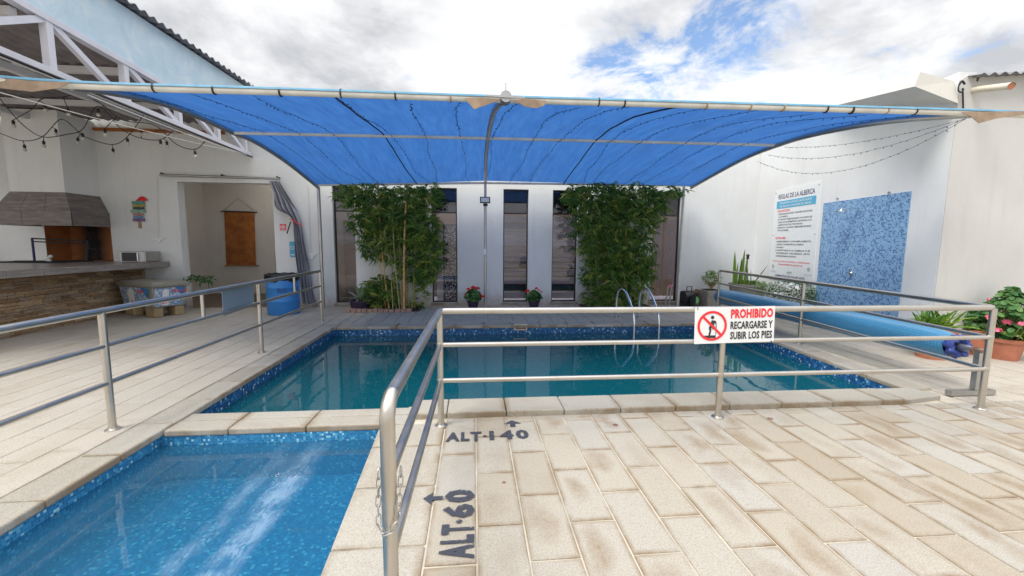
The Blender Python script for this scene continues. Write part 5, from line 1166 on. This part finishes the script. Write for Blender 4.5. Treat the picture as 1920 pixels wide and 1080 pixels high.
# ------------------------------------------------------------------ plants
def PP(px, py, Y): return AY(px, py, Y)
def bamboo(name, label, clusters, culms, Yc, nleaf, loc, front=.30):
    t = thing(name, label, 'bamboo', loc)
    for (xb, xt, yt, r_, gr_) in culms:
        b0 = G(xb, 582); y = Yc+rnd.uniform(-front, .08); b_ = Vector((AY(xb, 500, y).x, y, 0)); tpp = AY(xt, yt, y+rnd.uniform(-.05, .1)); m = MB(); pts, rs = [], []; ns = 13
        bow = rnd.uniform(-.05, .05)
        for i in range(ns+1):
            q = i/ns; p = b_.lerp(tpp, q)+Vector((bow*math.sin(q*math.pi), 0, 0)); rr_ = r_*(1-.35*q)
            pts += [p+Vector((0, 0, -.008)), p, p+Vector((0, 0, .008))]; rs += [rr_, rr_*1.22, rr_]
        m.tube(pts, rs, 8); obj('culm', m, M['culmgreen'] if gr_ else M['culm'], t, smooth=True)
    m = MB(); tw = MB(); tot = sum(c[2]*c[3]*c[4] for c in clusters)
    for (cx, cy, rx, ry, dens) in clusters:
        k = int(nleaf*rx*ry*dens/tot/7)
        c0 = AY(cx, cy, Yc); sc = (AY(cx+1, cy, Yc)-c0).length
        for _ in range(k):
            while True:
                a_, b_, c_ = rnd.uniform(-1, 1), rnd.uniform(-1, 1), rnd.uniform(-1, 1)
                if a_*a_+b_*b_+c_*c_ < 1: break
            p = c0+Vector((a_*rx*sc, c_*min(.36, rx*sc*.8)-.02, -b_*ry*sc))
            if p.z < .05: continue
            if p.y > YW-.05: p.y = YW-.06-rnd.random()*.2
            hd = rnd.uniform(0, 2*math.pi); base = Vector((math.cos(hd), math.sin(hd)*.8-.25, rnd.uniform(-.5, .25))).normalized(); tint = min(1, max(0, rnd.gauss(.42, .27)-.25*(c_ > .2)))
            tw.tube([p-base*.12, p+base*.04], .0022, 4, cap=False)
            for q in range(7):
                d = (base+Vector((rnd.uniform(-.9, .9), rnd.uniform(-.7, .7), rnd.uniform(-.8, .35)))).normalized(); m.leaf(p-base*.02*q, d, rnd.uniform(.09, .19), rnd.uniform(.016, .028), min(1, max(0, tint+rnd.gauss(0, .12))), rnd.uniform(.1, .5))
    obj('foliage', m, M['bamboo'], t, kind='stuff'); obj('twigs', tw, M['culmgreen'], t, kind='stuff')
    return t
bamboo('bamboo_clump', 'tall bamboo clump with bare yellow culms against the left part of the wall',
    [(655, 366, 36, 22, .55), (700, 372, 50, 30, .9), (765, 372, 55, 28, .9), (808, 366, 24, 24, .7), (690, 415, 40, 30, .9), (735, 420, 55, 40, 1.0), (785, 425, 42, 42, .95), (705, 462, 38, 26, .7), (750, 468, 42, 34, .6), (800, 470, 34, 46, .9), (772, 512, 36, 22, .6), (800, 510, 26, 26, .55), (712, 548, 36, 34, 1.0), (728, 545, 22, 30, .8), (790, 545, 18, 26, .35), (778, 572, 26, 10, .35)],
    [(728, 708, 340, .020, 0), (756, 763, 345, .028, 0), (762, 768, 350, .024, 0), (748, 735, 360, .014, 1), (742, 728, 400, .014, 0), (770, 778, 380, .014, 1), (772, 790, 400, .012, 1), (735, 722, 440, .012, 1), (752, 748, 450, .014, 0), (776, 786, 430, .012, 0), (722, 712, 430, .011, 0), (766, 756, 430, .012, 1)], 9.38, 13500, (-1.8, 9.3, 0))
bamboo('bamboo_clump', 'dense leafy bamboo clump against the right part of the wall',
    [(1080, 372, 30, 26, .7), (1130, 370, 60, 28, 1.0), (1190, 372, 60, 28, 1.0), (1245, 362, 46, 14, .6), (1225, 390, 30, 30, .7), (1120, 415, 46, 36, 1.0), (1180, 415, 56, 40, 1.0), (1085, 430, 22, 40, .35), (1130, 465, 46, 36, 1.1), (1185, 470, 46, 40, 1.1), (1135, 515, 48, 34, 1.1), (1185, 520, 40, 34, 1.0), (1120, 555, 30, 22, .9), (1160, 558, 44, 22, .9), (1210, 500, 24, 30, .6), (1200, 550, 12, 14, .3)],
    [(1118, 1085, 350, .016, 0), (1126, 1105, 345, .018, 1), (1140, 1130, 350, .016, 0), (1141, 1136, 345, .026, 0), (1150, 1150, 350, .016, 1), (1158, 1165, 350, .018, 0), (1165, 1180, 350, .014, 1), (1174, 1200, 360, .014, 1), (1110, 1100, 400, .012, 1), (1180, 1190, 420, .012, 0), (1132, 1118, 380, .012, 1), (1170, 1172, 400, .014, 0)], 9.38, 17000, (2.9, 9.3, 0), .08)
ed = thing('planting_edge', 'row of small pink bricks edging the left bamboo bed', 'edging', (-2.0, 9.0, 0))
x = AY(648, 580, 9.02).x
for k in range(12):
    wv_ = rnd.uniform(.09, .125); m = MB(); m.box((x+.006, 8.98+rnd.uniform(-.01, .01), 0), (x+wv_, 9.08, .075+rnd.uniform(-.012, .01))); obj('brick', m, M['brick'], ed, bevel=.006); x += wv_+.006
m = MB(); m.prism([(-2.62, 9.09), (-1.2, 9.09), (-1.2, 9.84), (-2.62, 9.84)], -.02, .035); struct(obj('planting_soil', m, M['soil']))
m = MB(); m.prism([(2.55, 9.3), (4.2, 9.3), (4.2, 9.84), (2.55, 9.84)], -.02, .03); struct(obj('planting_soil_right', m, M['soil']))
m = MB()
for k in range(14): wv_ = 2.55+k*.12; m.box((wv_, 9.22, 0), (wv_+.11, 9.29, .05))
# agave
ag = thing('potted_agave', 'grey green agave in a dark purple bowl beside the left bamboo', 'plant', G(675, 580)); ac = Vector((AY(676, 560, 9.25).x, 9.25, 0))
m = MB(); m.lathe(ac, [(.17, 0), (.20, .05), (.225, .20), (.245, .21), (.245, .235), (.21, .235), (.20, .20)], 28); obj('pot', m, M['purple'], ag, smooth=True)
m = MB(); m.lathe(ac+Vector((0, 0, .19)), [(.20, 0), (.20, .015)], 20); obj('soil', m, M['soil'], ag)
for k in range(19):
    h = k*2.4; el = .25+1.1*(k/19); d = Vector((math.cos(h)*math.cos(el), math.sin(h)*math.cos(el), math.sin(el))); m = MB(); m.leaf(ac+Vector((d.x*.03, d.y*.03, .22)), d, rnd.uniform(.34, .50), .072, rnd.random(), .12 if el > .8 else .3, Vector((-math.sin(h), math.cos(h), 0)), 6); obj('agave_leaf', m, M['agave'], ag, smooth=True)
# potted geraniums
def round_leaf(m, p, nrm, r_, tint):
    nrm = Vector(nrm).normalized(); a_ = nrm.orthogonal().normalized(); b_ = nrm.cross(a_); n_ = 8; p = Vector(p)
    m._add([p-nrm*r_*.25]+[p+(a_*math.cos(t)+b_*math.sin(t))*r_*(1+.12*math.sin(t*5)) for t in [2*math.pi*i/n_ for i in range(n_)]], [(0, 1+i, 1+(i+1) % n_) for i in range(n_)], tint)
def geranium(name, label, c, pr, ph, potmat, fr, fh, nleaf, flowers, petal, group, extra=None):
    t = thing(name, label, 'potted plant', c, group); c = Vector(c)
    m = MB(); m.lathe(c, [(pr*.72, 0), (pr*.76, ph*.1), (pr*.95, ph*.82), (pr*1.05, ph*.83), (pr*1.07, ph*.99), (pr*1.02, ph), (pr*.92, ph), (pr*.9, ph*.86)], 30); obj('pot', m, potmat, t, smooth=True)
    m = MB(); m.lathe(c+Vector((0, 0, ph*.84)), [(pr*.9, 0), (pr*.9, .01)], 20); obj('soil', m, M['soil'], t)
    m = MB(); st = MB()
    for k in range(nleaf):
        a_ = rnd.uniform(0, 6.28); rad_ = fr*math.sqrt(rnd.random()); z_ = rnd.random(); env = math.sin(math.pi*min(1, .25+z_*.7)); p = c+Vector((math.cos(a_)*rad_*env, math.sin(a_)*rad_*env, ph+.0+fh*z_))
        n_ = Vector((math.cos(a_)*.7+rnd.gauss(0, .35), math.sin(a_)*.7+rnd.gauss(0, .35), .8)); round_leaf(m, p, n_, rnd.uniform(.028, .05), min(1, max(0, rnd.gauss(.45, .25))))
        if k % 5 == 0: st.tube([c+Vector((0, 0, ph)), p], .004, 5, cap=False)
    obj('foliage', m, M['leafdark'], t, kind='stuff'); obj('stems', st, M['culmgreen'], t, kind='stuff')
    for (dx, dy, dz, r_) in flowers:
        p = c+Vector((dx, dy, ph+dz)); m = MB()
        for k in range(26):
            q = Vector((rnd.gauss(0, 1), rnd.gauss(0, 1), rnd.gauss(0, 1))).normalized(); q.z = abs(q.z)*.8-.15; round_leaf(m, p+q*r_*.8, q+Vector((rnd.gauss(0, .3), rnd.gauss(0, .3), rnd.gauss(0, .3))), r_*.36, .5)
        f_ = obj('flower_head', m, petal, t); m = MB(); m.tube([c+Vector((dx*.4, dy*.4, ph)), p], .004, 5); obj('flower_stalk', m, M['culmgreen'], t)
    if extra: extra(t, c)
    return t
gx1 = AY(887, 560, 9.5).x; gx2 = AY(1000, 560, 9.5).x
geranium('potted_geranium', 'red geranium in a purple pot left of the central canopy post', (gx1, 9.40, 0), .135, .20, M['purple'], .20, .26, 260, [(-.10, -.08, .26, .05), (0, -.05, .30, .055), (.11, -.03, .27, .05), (.22, -.05, .08, .055), (-.17, -.06, .14, .035), (.05, -.1, .3, .03), (.17, -.08, .12, .04)], M['petal_red'], 'red geraniums along the back wall')
geranium('potted_geranium', 'red geranium in a purple pot under the middle window', (gx2, 9.40, 0), .135, .19, M['purple'], .19, .22, 240, [(-.17, -.08, .22, .062), (.04, -.04, .28, .045), (.10, -.05, .24, .032), (.16, -.03, .2, .03)], M['petal_red'], 'red geraniums along the back wall')
p1 = G(1893, 676); 
def strap(t, c):
    m = MB()
    for k in range(26): a_ = rnd.uniform(-2.6, -.4); m.leaf(c+Vector((math.cos(a_)*.1, math.sin(a_)*.1, .36)), (math.cos(a_), math.sin(a_), rnd.uniform(.1, 1)), .26, .03, .8, .5, None, 4)
    obj('striped_leaves', m, M['leafbright'], t, smooth=True)
geranium('potted_geranium', 'large pink geranium in a terracotta pot at the right edge', (p1.x+.03, 4.84, 0), .20, .29, M['terracotta'], .30, .68, 460, [(-.10, -.36, .34, .075), (-.05, -.37, .55, .09), (.03, -.30, .86, .065), (.18, -.34, .42, .07), (.10, -.38, .22, .05), (-.22, -.3, .24, .05)], M['petal_pink'], 'pink geraniums in terracotta pots', strap)
p2x = AY(1832, 640, 5.06).x
geranium('potted_geranium', 'smaller pink geranium in a terracotta pot behind the railing corner', (p2x, 5.06, 0), .17, .36, M['terracotta'], .22, .30, 240, [(-.20, -.26, .20, .065), (.0, -.30, .14, .075), (-.14, -.30, .04, .055), (-.02, -.10, .42, .04)], M['petal_pink'], 'pink geraniums in terracotta pots')
# strap-leaved plant
sp = Vector((AY(1752, 620, 4.95).x, 4.95, 0)); lf_ = thing('strap_leaf_plant', 'bright green strap leaved plant in a low terracotta pot behind the cover', 'potted plant', sp)
m = MB(); m.lathe(sp, [(.16, 0), (.21, .36), (.23, .36), (.23, .42), (.19, .42)], 24); obj('pot', m, M['terracotta'], lf_, smooth=True)
for k in range(75):
    h = rnd.uniform(0, 6.28); el = rnd.uniform(.25, 1.35); d = Vector((math.cos(h)*math.cos(el), math.sin(h)*math.cos(el)*.8, math.sin(el))); m = MB(); m.leaf(sp+Vector((d.x*.06+rnd.uniform(-.2, .2), d.y*.06, .40)), d, rnd.uniform(.32, .48), rnd.uniform(.030, .045), rnd.random(), rnd.uniform(.2, .6), None, 5); obj('strap_leaf', m, M['leafbright'], lf_, smooth=True)
# snake plant in the round planter
sc_ = Vector((AY(1400, 540, 9.15).x, 9.15, 0)); sn = thing('snake_plant', 'snake plant with yellow edged leaves in a big round cream planter', 'potted plant', sc_)
m = MB(); m.lathe(sc_, [(.26, 0), (.30, .1), (.375, .54), (.39, .55), (.39, .60), (.35, .60), (.34, .5)], 34); obj('pot', m, M['creampot'], sn, smooth=True)
m = MB(); m.lathe(sc_+Vector((0, 0, .53)), [(.34, 0), (.34, .012)], 24); obj('soil', m, M['soil'], sn)
for (px, py, bx, wdt, tn) in ((1378, 471, 1377, .115, .8), (1397, 467, 1388, .12, .75), (1391, 484, 1386, .09, .3), (1384, 492, 1380, .08, .9), (1402, 478, 1395, .09, .85), (1408, 506, 1408, .035, .3), (1440, 497, 1410, .05, .2), (1402, 500, 1402, .04, .1)):
    a = AY(bx, 530, 9.1); e = AY(px, py, 9.1); a.z = .54; d = e-a; m = MB(); m.leaf(a, d, d.length, wdt, tn, .0, Vector((.9, .3, 0)).normalized(), 6); obj('sword_leaf', m, M['leafbright'] if tn > .5 else M['leafdark'], sn, smooth=True)
m = MB(); 
for k in range(260): a_ = rnd.uniform(0, 6.28); rr_ = rnd.uniform(.05, .36); m.leaf(sc_+Vector((math.cos(a_)*rr_*.9+.08, math.sin(a_)*rr_, .57+rnd.random()*.08)), (rnd.uniform(-1, 1), rnd.uniform(-1, 1), rnd.uniform(-.2, 1)), .07, .035, rnd.random())
obj('ground_foliage', m, M['leafbright'], sn, kind='stuff')
ln = thing('solar_lantern', 'small black garden lantern on a stake in the round planter', 'lantern', AY(1400, 528, 9.0))
a = AY(1399, 530, 9.0); e = AY(1402, 484, 9.0); m = MB(); m.tube([(e.x, 9.0, .5), e], .008, 6); obj('stake', m, M['black'], ln)
m = MB(); m.lathe(e+Vector((0, 0, -.02)), [(.035, 0), (.035, .01), (.028, .015), (.028, .07), (.045, .08), (.02, .11)], 12); obj('lantern_body', m, M['black'], ln, smooth=True)
# small tree-like plant in the grey planter
bp = Vector((AY(1332, 560, 9.4).x, 9.4, 0)); pl = thing('bushy_pot_plant', 'small bushy plant in a square grey planter by the right window', 'potted plant', bp)
m = MB(); m.hexa([(bp.x-.16, 9.24, 0), (bp.x+.16, 9.24, 0), (bp.x+.16, 9.56, 0), (bp.x-.16, 9.56, 0)], [(bp.x-.19, 9.21, .42), (bp.x+.19, 9.21, .42), (bp.x+.19, 9.59, .42), (bp.x-.19, 9.59, .42)]); obj('pot', m, M['creampot'], pl, bevel=.01)
m = MB(); m.box((bp.x-.15, 9.25, .42), (bp.x+.15, 9.55, .435)); obj('soil', m, M['soil'], pl)
m = MB(); st = MB()
for k in range(560):
    q = Vector((rnd.gauss(0, 1), rnd.gauss(0, 1), rnd.gauss(0, 1))).normalized()*rnd.random()**.4; p = bp+Vector((q.x*.19, q.y*.18, .70+q.z*.17)); m.leaf(p, (q.x, q.y, q.z+.3), rnd.uniform(.04, .07), .022, rnd.random())
    if k % 30 == 0: st.tube([bp+Vector((0, 0, .43)), p], .004, 5, cap=False)
obj('foliage', m, M['bamboo'], pl, kind='stuff'); obj('stems', st, M['culm'], pl)
# white flowering bush along the wall
fx = AP(1480, 540, WP, WN); bb = Vector((AY(1478, 550, 7.9).x, 7.9, 0)); bu = thing('white_flower_bush', 'low bush with white flowers between the round planter and the mosaic', 'bush', bb)
m = MB(); fl_ = MB()
for k in range(1500):
    a_ = rnd.uniform(-.62, .55); p = bb+Vector((.05+a_*.9*.5, -a_*.9, rnd.random()**.7*.80*(1-.4*abs(a_)))); p += Vector((rnd.gauss(0, .05), rnd.gauss(0, .08), 0)); m.leaf(p, (rnd.uniform(-1, 1), rnd.uniform(-1, 1), rnd.uniform(-.2, 1)), rnd.uniform(.05, .09), .03, min(1, max(0, rnd.gauss(.4 if a_ > 0 else .6, .2))))
for (px, py) in ((1472, 536), (1480, 540), (1466, 531), (1488, 536), (1495, 540), (1455, 552), (1462, 553), (1485, 533)):
    p = AY(px, py, 7.65)
    for k in range(9): round_leaf(fl_, p+Vector((rnd.gauss(0, .022), rnd.gauss(0, .02), rnd.gauss(0, .015))), (rnd.gauss(0, .5), -.7, .7), .022, .5)
obj('foliage', m, M['leafdark'], bu, kind='stuff'); obj('blossom', fl_, M['petal_white'], bu, kind='stuff')
m = MB(); 
for k in range(5): m.box((bb.x-.02+.04*k, bb.y+.45-.2*k, 0), (bb.x+.38+.04*k, bb.y+.27-.2*k+.0, .12)) if False else None
